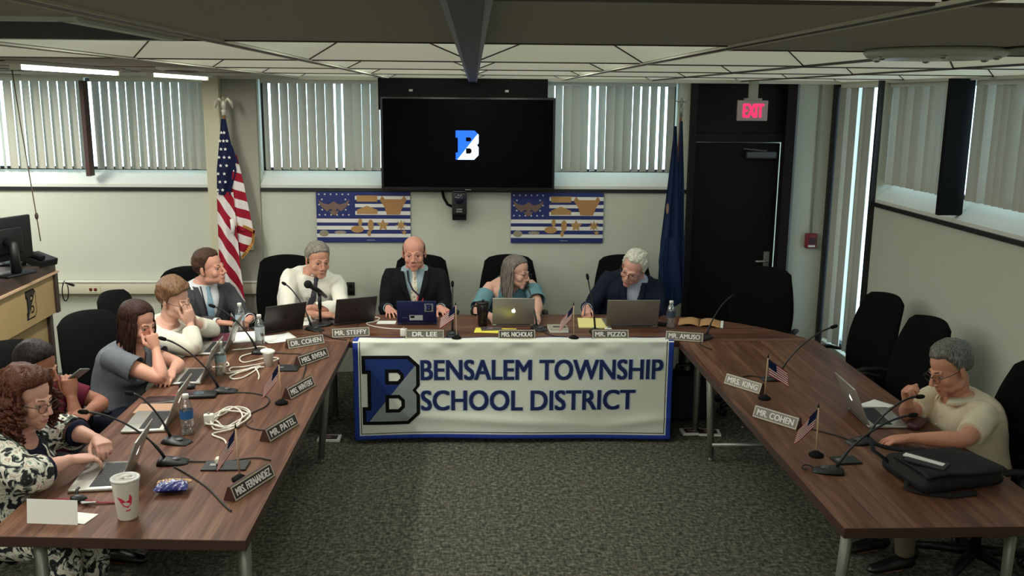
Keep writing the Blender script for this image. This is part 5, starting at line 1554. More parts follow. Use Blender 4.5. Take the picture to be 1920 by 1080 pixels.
# ---------------------------------------------------------------- young woman in grey top
s = Person('young brown-haired woman in a grey short-sleeved top, chin on her fist', (-2.16, 5.42), math.radians(72), None, (-1.985, 5.43, 1.075), hyaw=-8, hpitch=18, hroll=0, hs=1.03, sw=.172, fat=1.02, skin_m=skin('warm', (208, 152, 130)))
s.head(jaw=.92, nose=.9, brow=.65)
s.arm(-1, (-1.865, 5.35, .935), (0, 0, -1), elbow=(-1.80, 5.23, .785), hdir=(-.25, .12, .95), palm=(.8, -.6, 0), **fist())
s.arm(1, (-1.785, 5.36, .79), (0, 0, -1), elbow=(-1.80, 5.56, .785), hdir=(.0, -1, 0), palm=(.3, 0, 1), curl=(.4, .5, .4))
body_done(s, False)
M_gt = mat('top_heather_grey', (104, 108, 114), .9, var=.18, vscale=26, bump=.1, bscale=300, spec=.15)
def gcut(P):
    T, X, F = s.tcoords(P)
    return s.neckcut(.088, .01, -.03)(P) | ((F > .03) & (np.abs(X) < .055*np.clip((T-.70)/.3, 0, 2)) & (T > .70))
s.cloth('top', M_gt, .016, sleeve=.27, soff=.022, t1=1.0, bust=.04, cutter=gcut, fold=.006, fscale=36, seed=13, flare=.012)
hm = hair_mat('hair_dark_brown', (32, 19, 17), (66, 42, 36))
ho = s.short_hair(hm, .012, front=.080, side=-.02, nape=-.065, seed=14, fscale=60, rough=.0015)
add_locks(ho, scalp_locks(s, 120, [(70, 180), (-180, -70), (55, 100), (-100, -55)], .17, r=.010, flare=.008, wave=.004, seed=5, el=(35, 85), fwd=-.02))
s.brows((50, 32, 28), .0028)
trousers(s, mat('jeans_navy', (30, 34, 48), .9, spec=.2)); shoes(s, M_shoe)

# ---------------------------------------------------------------- man in maroon
s = Person('dark-haired man in a maroon shirt holding a phone near his chin', (-2.30, 4.70), math.radians(84), None, (-2.20, 4.60, 1.045), hyaw=-4, hpitch=14, hroll=0, hs=1.0, sw=.19, fat=1.1, skin_m=skin('brown', (150, 98, 76)))
s.head(jaw=1.04)
s.arm(-1, (-2.05, 4.62, .885), (0, 0, -1), elbow=(-2.00, 4.56, .70), hdir=(-.12, .12, 1), palm=(.4, -.9, 0), curl=(.7, .8, .5), spread=.05, thumb=.5)
s.arm(1, (-1.98, 4.62, .80), (0, 0, -1), elbow=(-1.985, 4.84, .78), hdir=(-.1, -1, 0), palm=(.6, 0, .8), curl=(.4, .5, .4))
body_done(s)
M_mar = mat('shirt_maroon', (92, 24, 44), .85, bump=.1, bscale=300, spec=.2)
s.cloth('shirt', M_mar, .016, sleeve=.38, soff=.020, t1=1.0, belly=.04, cutter=s.neckcut(.062, .02), fold=.006, seed=15, flare=.005)
s.collar(M_mar, .086, .03, open_=.4)
s.short_hair(hair_mat('hair_black', (20, 16, 16), (48, 40, 38)), .010, front=.066, seed=16, rough=.002, top_extra=.012); s.brows((30, 24, 22), .0045)
trousers(s, M_slack); shoes(s, M_shoe)
t = thing('phone', 'grey phone held up by the man in the maroon shirt', 'phone', (-2.035, 4.66, .985), math.radians(70))
b = MB(); b.rbox((0, 0, 0), (.070, .009, .13), .004, (.9, .25, 0), n=2); b.build('case', mat('phone_grey', (110, 112, 112), .4), t)

# ---------------------------------------------------------------- curly-haired woman
s = Person('woman with curly auburn hair in a black and white floral jacket, typing', (-2.16, 3.93), math.radians(80), None, (-1.955, 3.98, 1.09), hyaw=-6, hpitch=14, hroll=0, hs=1.04, sw=.185, fat=1.25, skin_m=skin('fair3', (206, 156, 138)), voxel=.004)
s.head(jaw=.97, nose=1.0, brow=.7)
s.arm(-1, (-1.765, 3.91, .83), (0, 0, -1), elbow=(-1.86, 3.70, .84), hdir=(.75, .65, -.12), palm=(0, 0, 1), curl=(.35, .45, .35), spread=.08)
s.arm(1, (-1.75, 4.16, .83), (0, 0, -1), elbow=(-1.94, 4.27, .84), hdir=(.65, -.72, -.05), palm=(.1, 0, 1), curl=(.75, .8, .5))
body_done(s, False)
M_nav = mat('blouse_navy', (24, 26, 46), .85, spec=.2)
m, nt, bs = node_mat('floral_cloth'); tc = nt.nodes.new('ShaderNodeTexCoord')
n1 = nt.nodes.new('ShaderNodeTexNoise'); n1.inputs['Scale'].default_value = 17; n1.inputs['Detail'].default_value = 2; n1.inputs['Distortion'].default_value = 1.6; nt.links.new(tc.outputs['Object'], n1.inputs['Vector'])
rp = ramp(nt, n1.outputs['Fac'], [(0.0, (22, 22, 26)), (0.44, (20, 22, 28)), (0.46, (120, 128, 118)), (0.50, (206, 204, 190)), (0.56, (224, 220, 206)), (0.60, (176, 150, 140)), (0.64, (214, 212, 200)), (0.70, (140, 156, 144))], 'CONSTANT'); nt.links.new(rp.outputs[0], bs.inputs['Base Color']); bs.inputs['Roughness'].default_value = .85
s.cloth('blouse', M_nav, .010, sleeve=0, t1=1.0, bust=.06, belly=.06, cutter=s.neckcut(.092, .0, -.03), fold=.003, seed=2, smooth=3)
s.cloth('jacket', m, .024, sleeve=.70, soff=.034, t1=.985, bust=.06, belly=.06, cutter=s.vcut(-.3, .085), fold=.009, fscale=32, seed=17, offtop=.014)
for sd in (-1, 1): 
    b = MB(); s.limb(b, sd, .020, .66, .74); b.build('sleeve_band', M_nav, s.root)
a = [s.front(t, x, bu) for t, x, bu in ((.97, -.07, .012), (.85, -.06, .03), (.72, -.03, .075), (.60, 0, .09), (.46, .0, .075))]; strip(s, a, .006, M_steel, 'necklace_chain')
b = MB(); c = s.front(.42, 0, .075); b.ell(c, (.012, .005, .018)); b.tube([c, c+V((.01, -.004, -.06))], .003, 6); b.build('pendant', M_steel, s.root)
hm = hair_mat('hair_auburn', (50, 28, 22), (98, 58, 42), sc=(150, 150, 150))
ho = s.short_hair(hm, .022, front=.074, side=-.03, nape=-.07, seed=18, fscale=60, rough=.007)
add_locks(ho, scalp_locks(s, 150, [(72, 180), (-180, -72), (62, 100), (-100, -62), (90, 180), (-180, -90)], .15, r=.009, flare=.034, wave=.012, curl=.016, seed=6, el=(25, 88), endvar=.05, out=1.16, turns=4))
s.brows((90, 60, 46), .0028); s.glasses((40, 30, 30))
M_fl = m
trousers(s, m, name='skirt'); shoes(s, M_shoe)

# ---------------------------------------------------------------- man in cream shirt
s = Person('grey-haired man in a cream short-sleeved shirt working alone on the right', (2.62, 4.55), math.radians(-80), None, (2.46, 4.535, 1.045), hyaw=-2, hpitch=24, hroll=-4, hs=1.07, sw=.20, fat=1.15, skin_m=skin('ruddy', (196, 136, 112)))
s.head(jaw=1.04, nose=1.1)
s.arm(1, (2.13, 4.225, .785), (0, 0, -1), elbow=(2.365, 4.15, .80), hdir=(-.95, .10, -.12), palm=(0, 0, 1), curl=(.30, .4, .3), spread=.2)
s.arm(-1, (2.215, 4.45, .885), (0, 0, -1), elbow=(2.28, 4.58, .785), hdir=(-.25, -.10, .9), palm=(-.6, .7, .2), **fist(curl=(1.1, 1.2, .8)))
body_done(s)
M_cr = mat('shirt_cream', (214, 199, 174), .85, bump=.1, bscale=300, spec=.2)
s.cloth('shirt', M_cr, .020, sleeve=.42, soff=.019, t1=1.0, belly=.05, cutter=s.neckcut(.062, .02), fold=.008, fscale=40, seed=19, flare=.004)
s.collar(M_cr, .090, .030, open_=.45)
for t in (.88, .76, .64, .52):
    b = MB(); b.ell(s.front(t, .0, .030), (.006, .003, .006)); b.build('button', M_white, s.root)
s.short_hair(hair_mat('hair_steel', (62, 60, 56), (128, 124, 116)), .012, front=.074, recede=.006, seed=20, rough=.003, top_extra=.010); s.brows((70, 62, 58)); s.glasses((40, 36, 36))
trousers(s, mat('trousers_khaki', (96, 88, 72), .9, spec=.2)); shoes(s, M_shoe)
# ------------------------------------------------------------------ things on the tables
TT = TZ+0.001
GP = 'engraved nameplates along the tables'
M_plate = mat('plate_grey', (104, 100, 92), .35, metal=.5); M_plated = mat('plate_black', (46, 40, 38), .4); M_pwood = mat('plate_wood', (72, 44, 36), .5); M_pedge = mat('plate_edge_pale', (186, 176, 158), .4)
def nameplate(txt, x, y, rz, label, L=.265, dark=False):
    t = thing('nameplate', label, 'nameplate', (x, y, TT), rz, GP)
    h = .062; b = MB()
    vs = []
    for sx in (-L/2, L/2): vs += [(sx, -.030, 0), (sx, .030, 0), (sx, .006, h), (sx, -.004, h)]
    b.add(vs, [(0, 1, 2, 3), (4, 7, 6, 5), (0, 3, 7, 4), (1, 5, 6, 2), (3, 2, 6, 7), (0, 4, 5, 1)]); b.build('wedge_base', M_pwood, t)
    ang = math.atan2(h, .026); M = Matrix.Translation((0, -.017-.0012, h/2+.0005)) @ Matrix.Rotation(ang, 4, 'X')
    b = MB(); b.M = M; b.box((0, 0, 0), (L-.004, .062, .001)); p = b.build('plate_border', M_pedge, t)
    b = MB(); b.M = M; b.box((0, 0, .0008), (L-.016, .050, .0008)); b.build('plate_face', M_plated if dark else M_plate, t)
    v, f = text_mesh(txt, .046, min(L-.045, .0245*len(txt)), .0004, .0012)
    b = MB(); b.M = M @ Matrix.Translation((0, 0, .0016)); b.add(v, f); b.build('lettering', M_fwhite, t)
R90 = PI/2
nameplate('MRS. FERNANDEZ', -.965, 3.80, R90-.38, 'nameplate nearest the camera on the left table', .29, True)
nameplate('MR. PATEL', -.975, 4.475, R90-.36, 'second nameplate from the near end of the left table, right of the white cable coil', .27, True)
nameplate('MRS. WINTERS', -1.00, 5.13, R90-.35, 'nameplate beside the small flag halfway along the left table', .27, True)
nameplate('MRS. RIVERA', -1.035, 5.77, R90-.55, 'nameplate on the left table just past the white paper cup', .27, True)
nameplate('DR. COHEN', -1.145, 6.15, .62, 'nameplate at the left inner corner where the tables meet', .265)
nameplate('MR. STEFFY', -.87, 6.40, .22, 'nameplate left of the banner, in front of the stand microphone', .265)
nameplate('DR. LEE', -.345, 6.345, 0, 'nameplate above the banner in front of the blue laptop', .27)
nameplate('MRS. NICHOLAS', .30, 6.335, 0, 'nameplate above the banner in front of the lit silver laptop', .26, True)
nameplate('MR. PIZZO', .96, 6.335, 0, 'nameplate above the banner in front of the plain grey laptop', .26)
nameplate('MR. AMUSO', 1.475, 6.27, -.28, 'nameplate at the right inner corner in front of the open tan notebook', .26)
nameplate('MRS. KING', 1.585, 5.17, -R90+.62, 'nameplate on the right table, the farther of the two by small flags', .26)
nameplate('MR. COHEN', 1.59, 4.585, -R90+.66, 'nameplate on the right table, nearer of the two by small flags', .27)

# small flags
def small_flag(x, y, rz, label, droop=.5, h=.24):
    t = thing('table_flag', label, 'small flag', (x, y, TT), rz, 'small stick flags on the tables')
    b = MB(); b.lathe([(0, 0), (.034, 0), (.036, .008), (.024, .016), (.010, .026), (0, .026)], n=20, cap=False); b.build('flag_base', M_blackm, t)
    b = MB(); b.tube([(0, 0, .02), (.006, 0, h)], .0035, 8); b.build('stick', mat('stick_tan', (196, 164, 132), .5), t)
    b = MB(); b.tube([(.006, 0, h), (.0065, 0, h+.022)], [.005, .0012], 8); b.build('finial', M_blackm, t)
    W, H = .135, .098
    def fn(u, v, lift=0.0):
        # hoist edge on the stick, fly hanging down
        dx = math.cos(droop); dz = -math.sin(droop)
        px = .007+dx*W*u+.20*H*v*math.sin(droop); pz = h-.004+dz*W*u-H*v*(1-.15*u)
        return V((px, -.010*math.sin(5.5*u+1.5*v)*u-lift, pz))
    for k in range(13):
        b = MB(); b.grid(lambda u, v: fn(u, (k+v)/13), 12, 2); 
        if k == 0: S = [MB(), MB()]
        q = S[0] if k % 2 == 0 else S[1]
        q.add(b.v, b.f, True)
    S[0].build('red_stripes', M_red, t, fix=False, solid=.0006); S[1].build('white_stripes', M_fwhite, t, fix=False, solid=.0006)
    for sg in (1, -1):
        b = MB(); b.grid(lambda u, v: fn(u*.42, v*7/13, sg*.0012), 8, 6); b.build('canton', M_navy, t, fix=False)
small_flag(-1.03, 3.885, math.radians(188), 'small stick flag behind the nearest nameplate on the left table', 1.0)
small_flag(-1.057, 4.926, math.radians(186), 'small stick flag halfway along the left table', .95, h=.225)
small_flag(-.122, 6.325, math.radians(172), 'small stick flag above the banner, left of the black travel mug', .7)
small_flag(.701, 6.32, math.radians(174), 'small stick flag above the banner beside the yellow pad', .9)
small_flag(1.642, 4.971, math.radians(-8), 'small stick flag on the right table, farther one', .62)
small_flag(1.627, 4.116, math.radians(170), 'small stick flag on the right table, nearer one', .9)

# laptops
def apple(mm, M, size, parent, nm='logo'):
    b = MB(); b.M = M
    o = []
    for k in range(28):
        a = 2*PI*k/28; r = 1.0-.10*math.exp(-((a-PI/2)/.35)**2)-.09*math.exp(-((a-3*PI/2)/.30)**2)
        x = r*math.cos(a)*.92; y = r*math.sin(a)
        d = math.hypot(x-1.02, y-.15)
        if d < .42: x = 1.02-(.42)*max(.2, (1.02-x)/max(d, .01)); 
        o.append((x*size, y*size*.95))
    b.poly(o, (), 0, .0006)
    lf = [(.04, 1.02), (.10, 1.30), (.38, 1.52), (.42, 1.30), (.28, 1.10)]
    b.poly([(x*size, y*size) for x, y in lf], (), 0, .0006)
    return b.build(nm, mm, parent)
M_logo_lit = mat('logo_lit', (240, 240, 235), .4, emit=(255, 255, 250), estr=.9)
def laptop(x, y, rz, label, w=.31, d=.215, ang=108, body=None, logo='dark', lid=None, hscr=None):
    """user sits on the -y side locally; the lid stands on the +y side"""
    body = body or M_alu; lid = lid or body
    t = thing('laptop', label, 'laptop', (x, y, TT), rz, 'open laptops on the tables')
    b = MB(); b.rbox((0, 0, .008), (w, d, .014), .005, n=2); b.build('base', body, t)
    b = MB(); b.box((0, .025, .0153), (w-.045, .100, .0008)); k = b.build('keyboard', M_key, t)
    b = MB()
    for r_ in range(5):
        for c_ in range(13): b.box((-(w-.06)/2+(c_+.5)*(w-.06)/13, -.012+r_*.0195, .0162), ((w-.06)/13-.004, .0145, .0012))
    b.build('keys', mat('key_caps', (40, 40, 42), .5), k)
    b = MB(); b.box((0, -.066, .0153), (.105, .062, .0006)); b.build('trackpad', mat('trackpad_grey', (160, 158, 152), .35, metal=.4), t)
    h = hscr or d; a = math.radians(ang)
    M = Matrix.Translation((0, d/2-.004, .016)) @ Matrix.Rotation(PI-a, 4, 'X').inverted()
    # lid plane: x, up along z after rotation ; screen toward -y
    up = Matrix.Translation((0, d/2-.004, .014)) @ Matrix.Rotation(-(a-PI/2), 4, 'X')
    b = MB(); b.M = up; b.rbox((0, 0, h/2), (w, .008, h), .0035, n=2); l = b.build('lid', lid, t)
    b = MB(); b.M = up; b.box((0, -.0042, h/2+.003), (w-.016, .0008, h-.022)); b.build('screen', mat('laptop_screen', (150, 160, 172), .25, emit=(168, 184, 205), estr=.25), l)
    b = MB(); b.cyl((-w*.4, d/2-.004, .013), (w*.4, d/2-.004, .013), .006, n=12); b.build('hinge', M_black, t)
    back = up @ Matrix.Translation((0, .0042, h*.52)) @ Matrix.Rotation(PI, 4, 'Z') @ Matrix.Rotation(PI/2, 4, 'X')
    if logo == 'dark': apple(mat('logo_dark', (36, 34, 34), .3), back, .017, l)
    elif logo == 'lit': apple(M_logo_lit, back, .017, l)
    return t, up, h
laptop(.29, 6.79, PI, 'silver laptop with a bright logo in front of the woman in teal', logo='lit', ang=104)
lt, up, h = laptop(-.423, 6.83, PI, 'navy blue laptop with stickers in front of the balding man', w=.29, d=.20, ang=104, body=mat('laptop_navy', (20, 30, 78), .45), logo=None, hscr=.18)
back = up @ Matrix.Translation((0, .0042, 0)) @ Matrix.Rotation(PI, 4, 'Z') @ Matrix.Rotation(PI/2, 4, 'X')
b = MB(); b.M = back; b.box((.09, .128, .0004), (.064, .066, .0006)); st = b.build('sticker', M_grey, lt)
emblem(st, .052, back @ Matrix.Translation((.069, .102, .0008)), M_navy, M_blue, M_navy, lift=.0004)
b = MB(); b.M = back; b.box((-.005, .045, .0004), (.098, .042, .0006)); b.build('asset_label', mat('label_grey', (196, 196, 198), .6), lt)
b = MB(); b.M = back; b.box((-.032, .052, .0009), (.03, .018, .0004)); b.build('label_mark', M_blackm, lt)
b = MB(); b.M = back; b.box((-.09, .045, .0004), (.04, .008, .0005)); b.build('maker_mark', mat('mark_grey', (70, 84, 120), .4), lt)
laptop(1.165, 6.76, PI-.0, 'wide plain grey laptop in front of the white-haired man', w=.385, d=.25, ang=106, body=mat('laptop_warm_grey', (132, 122, 110), .45, metal=.3), logo=None, hscr=.215)
laptop(-.93, 6.86, PI+.42, 'dark grey laptop to the right of the stand microphone', body=M_alud, ang=112)
laptop(-1.43, 6.62, PI+.62, 'dark grey laptop in front of the man in the grey suit', body=M_alud, ang=112)
laptop(-1.74, 6.06, -R90+.05, 'silver laptop in front of the woman in the white sweater', ang=112, logo='dark')
laptop(-1.71, 5.42, -R90+.06, 'silver laptop in front of the young woman in the grey top', ang=112, logo='dark')
laptop(-1.665, 4.63, -R90+.08, 'silver laptop behind the blue-labelled water bottle', ang=112, logo='lit')
laptop(-1.63, 3.92, -R90+.10, 'silver laptop nearest the camera, under the hands of the curly-haired woman', ang=112, logo='lit')
laptop(2.15, 4.63, 1.52, 'silver laptop on the right table in front of the man in the cream shirt', ang=115, logo='lit')

# gooseneck microphones
def goose(x, y, tip, rz, label, slack=.06, wedge=True):
    t = thing('gooseneck_microphone', label, 'microphone', (x, y, TT), rz, 'gooseneck desk microphones')
    Ri = Matrix.Rotation(-rz, 3, 'Z'); T = Ri @ (V(tip)-V((x, y, TT)))
    b = MB()
    prof = [(-.075, .004, .030), (-.055, .012, .040), (-.02, .020, .044), (.02, .030, .044), (.045, .030, .040), (.062, .014, .034)]
    vs = []; n = 12
    for (py, hh, wd) in prof:
        for k in range(n):
            a = PI*k/(n-1); vs.append((wd*math.cos(a), py, hh*math.sin(a)**.6))
    fs = [(i*n+k, i*n+k+1, (i+1)*n+k+1, (i+1)*n+k) for i in range(len(prof)-1) for k in range(n-1)]
    fs += [tuple(range(n)), tuple((len(prof)-1)*n+k for k in range(n))[::-1]]
    fs += [(i*n+n-1, i*n, (i+1)*n, (i+1)*n+n-1) for i in range(len(prof)-1)]
    b.add(vs, fs, True); base = b.build('mic_base', M_black, t)
    b = MB(); b.ell((0, -.02, .020), (.018, .02, .006)); b.build('talk_button', mat('button_grey', (70, 70, 74), .4), base)
    p0 = V((0, .03, .028)); d = T-p0; L = d.length
    c1 = p0+V((0, 0, 1))*L*.22+d*.2; c2 = p0+d*.72+V((0, 0, slack)); pts = []
    for k in range(15):
        u = k/14; pts.append(p0*(1-u)**3+c1*(3*u*(1-u)**2)+c2*(3*u*u*(1-u))+T*u**3)
    b = MB(); b.tube(pts, [.0075]*3+[.0048]*9+[.0055]*3, 8); nk = b.build('gooseneck', M_black, t)
    dr = (pts[-1]-pts[-2]).normalized()
    b = MB(); b.tube([T-dr*.006, T, T+dr*.022, T+dr*.034, T+dr*.040], [.006, .0105, .0115, .009, .003], 12); b.build('mic_head', M_blackm, t)
    return t
goose(-1.389, 4.087, (-1.735, 4.05, 1.00), R90+.15, 'gooseneck microphone nearest the camera on the left table')
goose(-1.449, 4.345, (-1.645, 4.36, .985), R90-.3, 'gooseneck microphone beside the blue-labelled water bottle')
goose(-1.425, 5.139, (-1.728, 5.12, 1.055), R90+.1, 'gooseneck microphone in front of the young woman in grey')
goose(-1.397, 5.963, (-1.683, 5.96, 1.053), R90+.1, 'gooseneck microphone in front of the woman in the white sweater')
goose(-1.155, 6.58, (-1.385, 6.76, 1.04), R90-.6, 'gooseneck microphone pointing at the man in the grey suit')
goose(-.154, 6.42, (-.155, 6.55, 1.07), 0, 'gooseneck microphone right of the blue laptop', .02)
goose(.472, 6.582, (.40, 6.80, 1.005), .5, 'gooseneck microphone in front of the woman in teal')
goose(.88, 6.469, (.822, 6.57, 1.12), .2, 'gooseneck microphone behind the nameplate of the grey laptop', .02)
goose(1.625, 6.313, (1.86, 6.5, 1.005), -.9, 'gooseneck microphone in front of the open tan notebook')
goose(1.81, 5.334, (2.139, 5.33, 1.066), -R90, 'gooseneck microphone on the right table, farthest one')
goose(1.916, 4.285, (2.173, 4.285, .976), -R90+.2, 'gooseneck microphone on the right table by the cream-shirted arm')
goose(1.618, 3.923, (1.985, 3.96, .995), -R90-.3, 'gooseneck microphone nearest the camera on the right table')
# desk stand microphone
t = thing('stand_microphone', 'black ball-headed microphone on a round-base desk stand', 'microphone', (-1.135, 6.735, TT))
b = MB(); b.lathe([(0, 0), (.085, 0), (.085, .012), (.06, .018), (.02, .026), (0, .026)], n=32, cap=False); b.build('round_base', M_black, t)
b = MB(); b.cyl((0, 0, .02), (0, 0, .235), .010); b.cyl((0, 0, .12), (0, 0, .235), .014); b.build('pole', M_black, t)
b = MB(); b.tube([(0, 0, .22), (0, -.02, .25)], .014, 10); b.build('clip', M_black, t)
b = MB(); b.tube([(.03, .10, .19), (0, -.01, .255), (-.045, -.10, .315)], [.013, .017, .020], 14); b.build('mic_body', M_black, t)
b = MB(); b.ell((-.058, -.125, .33), (.030, .030, .030), n=24, m=16); b.build('foam_ball', mat('foam_black', (16, 18, 18), .95, bump=.5, bscale=500), t)

# bottles
def bottle(x, y, label, label_rgb, h=.205, rad=.033, z=TT):
    t = thing('water_bottle', label, 'bottle', (x, y, z), 0, 'plastic water bottles')
    k = h/.205
    prof = [(0, 0), (rad*.9, 0), (rad, .006), (rad, .02), (rad*.95, .03), (rad, .04), (rad, .055), (rad*.96, .065), (rad, .075), (rad, .128), (rad*.94, .140), (rad*.72, .162), (.0145, .178), (.0130, .186), (0, .186)]
    b = MB(); b.lathe([(r, q*k) for r, q in prof], n=28, cap=False); b.build('bottle_body', M_bottle, t)
    b = MB(); b.lathe([(0, .184*k), (.0155, .184*k), (.0155, .203*k), (.014, .205*k), (0, .205*k)], n=20, cap=False); b.build('cap', M_white, t)
    b = MB(); b.lathe([(rad*1.012, .082*k), (rad*1.012, .124*k)], n=28, cap=False); b.build('paper_label', mat('bottle_label_%d_%d_%d' % label_rgb, label_rgb, .5), t, fix=False)
    b = MB(); b.lathe([(0, .003), (rad*.93, .003), (rad*.93, .10*k), (0, .10*k)], n=24, cap=False); b.build('water', glass_mat('water', (.92, .95, .96), .16, .05) if 'water' not in MATS else MATS['water'], t)
bottle(-1.43, 4.47, 'water bottle with a blue label beside the white cable coil', (34, 92, 150))
bottle(-1.531, 5.484, 'water bottle with a pale label left of the tangled white cables', (150, 176, 186))
bottle(-1.455, 6.192, 'water bottle standing on the papers by the grey-suited man', (196, 204, 206))
bottle(-1.674, 6.553, 'water bottle right in front of the grey-suited hands', (170, 190, 204))
bottle(1.45, 6.624, 'water bottle right of the plain grey laptop', (58, 72, 92))

# cups
t = thing('tumbler', 'large translucent plastic cup with a red bird mark, near the left table end', 'cup', (-1.383, 3.52, TT))
M_cup = mat('cup_plastic', (222, 216, 206), .35, spec=.6)
b = MB(); b.lathe([(0, 0), (.036, 0), (.038, .004), (.052, .150), (.055, .158), (.055, .166), (.052, .168), (.050, .160), (.047, .10), (0, .10)], n=36, cap=False); b.build('cup_body', M_cup, t)
b = MB(); b.lathe([(.050, .163), (.0565, .163), (.0565, .171), (.047, .173), (.045, .166), (0, .166)], n=36, cap=False); b.build('lid', mat('lid_clear', (206, 204, 200), .25, spec=.6), t)
b = MB(); b.tube([(-.02, 0, .167), (.0, 0, .176), (.028, 0, .177)], .006, 8); b.build('sip_tab', M_cup, t)
b = MB(); bird = [(-.034, .105), (-.014, .098), (-.004, .085), (.008, .092), (.012, .118), (.020, .100), (.018, .075), (.004, .058), (-.012, .066), (-.020, .080)]
b.poly([(x, y) for x, y in bird], (), 0, .0008); b.poly([(-.004, .048), (.014, .052), (.012, .046), (-.006, .043)], (), 0, .0008)
def wrapc(vs):
    out = []
    for x, y, z in vs:
        r = .038+(.052-.038)*y/.150+.0006+z; a = -PI/2+.35+x/.045
        out.append((r*math.cos(a), r*math.sin(a), y))
    return out
g = MB(); g.add(wrapc(b.v), b.f); g.build('bird_mark', mat('bird_red', (200, 44, 70), .5), t)
t = thing('travel_mug', 'black travel mug with a side handle, left of the lit silver laptop', 'mug', (.064, 6.70, TT))
b = MB(); b.lathe([(0, 0), (.033, 0), (.036, .01), (.038, .08), (.043, .10), (.045, .165), (.043, .168), (0, .168)], n=32, cap=False); b.build('mug_body', mat('mug_black', (26, 20, 22), .25), t)
b = MB(); b.lathe([(0, .166), (.046, .166), (.046, .180), (.036, .184), (0, .182)], n=32, cap=False); b.tube([(0, 0, .18), (.004, 0, .20)], .008, 8); b.build('lid', M_black, t)
b = MB(); b.tube([(-.040, 0, .15), (-.075, 0, .148), (-.080, 0, .11), (-.072, 0, .085), (-.040, 0, .08)], .008, 8); b.build('handle', M_black, t)
t = thing('paper_cup', 'small white paper cup amid the tangled white cables', 'cup', (-1.285, 5.665, TT))
b = MB(); b.lathe([(0, 0), (.024, 0), (.034, .085), (.036, .088), (.033, .088), (.024, .01), (0, .01)], n=28, cap=False); b.build('cup_body', M_white, t)
b = MB(); b.ell((-.003, .004, .092), (.046, .034, .016), (.15, .1, .3)); b.build('folded_lid', M_white, t)

# papers, pads, books
def slab(name, label, cat, x, y, rz, w, d, th, m, grp=None, z=TT, cover=None):
    t = thing(name, label, cat, (x, y, z), rz, grp)
    b = MB(); b.box((0, 0, th/2), (w, d, th)); b.build('pages' if cover else 'sheets', m, t, bevel=min(.001, th*.3))
    if cover:
        b = MB(); b.box((0, 0, th+.0008), (w+.004, d+.004, .0016)); b.build('cover', cover, t)
    return t
def sheetp(name, label, x, y, rz, w, d, m, curl=.0, z=TT):
    t = thing(name, label, 'paper', (x, y, z), rz)
    b = MB(); b.grid(lambda u, v: V(((u-.5)*w, (v-.5)*d, .0008+curl*max(0, abs(u-.5)*2-.6)**2*2.5+curl*.3*v*v)), 14, 10); b.build('sheet', m, t, fix=False, solid=.0006); return t
t = thing('folded_card', 'blank white folded card at the near end of the left table', 'card', (-1.655, 3.485, TT), -.10)
b = MB(); b.box((0, -.012, .048), (.205, .0014, .098), (-.14, 0, 0)); b.build('front_leaf', M_paper, t)
b = MB(); b.box((.025, .045, .0012), (.215, .09, .0016), (0, 0, -.12)); b.build('base_leaf', M_paper, t)
sheetp('paper_sheet', 'white paper sheet between the two dark grey laptops', -1.27, 6.80, .5, .22, .18, M_paper, .004)
slab('paper_stack', 'pile of papers in front of the hands of the grey-suited man', 'paper', -1.60, 6.36, .3, .22, .28, .008, M_paper)
slab('folder', 'dark green folder under the water bottle and papers on the left table', 'folder', -1.47, 6.235, .45, .36, .25, .007, mat('folder_green', (60, 66, 58), .6)) if False else None
slab('maroon_notebook', 'maroon notebook left of the pile of papers', 'notebook', -1.735, 6.33, .2, .15, .21, .014, mat('cover_maroon', (86, 22, 44), .5))
sheetp('open_magazine', 'curled open magazine in front of the white sweater woman, by the nameplates', -1.36, 6.33, .55, .22, .20, M_paper, .014)
slab('index_card', 'white card with a dark pen mark left of the blue laptop', 'card', -.655, 6.80, .0, .14, .10, .002, M_paper)
slab('yellow_paper', 'bright yellow paper under a phone, in front of the travel mug', 'paper', .155, 6.545, -.10, .30, .14, .003, M_yellow)
t = thing('phone', 'dark phone lying on the bright yellow paper', 'phone', (.125, 6.575, TT+.0032), .12)
b = MB(); b.rbox((0, 0, .005), (.15, .075, .009), .004, n=2); b.build('case', mat('phone_case_grey', (70, 66, 70), .3), t)
b = MB(); b.box((0, 0, .0097), (.138, .066, .0006)); b.build('screen', mat('phone_glass', (96, 90, 96), .1), t)
slab('legal_pad', 'pale yellow legal pad under the writing hand of the white-haired man', 'pad', .885, 6.755, -.08, .21, .29, .010, M_yellow2)
slab('small_book', 'small grey-covered book with a pencil mark, between the flags and the goosenecks', 'book', .61, 6.565, .05, .135, .165, .022, M_paper, cover=mat('book_cover_grey', (158, 150, 132), .6))
t = thing('pencil', 'pencil lying on the small grey book', 'pencil', (.625, 6.55, TT+.0245), -.15)
b = MB(); b.cyl((-.05, 0, .004), (.045, 0, .004), .0035, n=8); b.build('barrel', M_black, t)
t = thing('open_notebook', 'open tan notebook lying right of the last water bottle', 'notebook', (1.70, 6.76, TT), -.28)
b = MB(); M_tanp = mat('notebook_tan', (190, 142, 96), .7)
for sx in (-1, 1): 
    b = MB(); b.grid(lambda u, v: V((sx*(.004+u*.15), (v-.5)*.22, .004+.018*math.sin(PI*min(1, u*1.1))*(1-u*.4))), 10, 6); b.build('page_block', M_tanp, t, fix=False, solid=.006)
b = MB(); b.box((.165, 0, .004), (.02, .21, .006)); b.build('page_edge', M_paper, t)
t = thing('tan_notebook', 'tan notebook lying behind the laptop with the blue-labelled bottle', 'notebook', (-1.70, 4.83, TT), .05)
b = MB(); b.box((0, 0, .006), (.21, .15, .012)); b.build('cover', mat('cover_tan', (170, 130, 104), .6), t, bevel=.002)
t = thing('tablet', 'dark tablet lying on the table behind the tan notebook', 'tablet', (-1.72, 4.985, TT), .12)
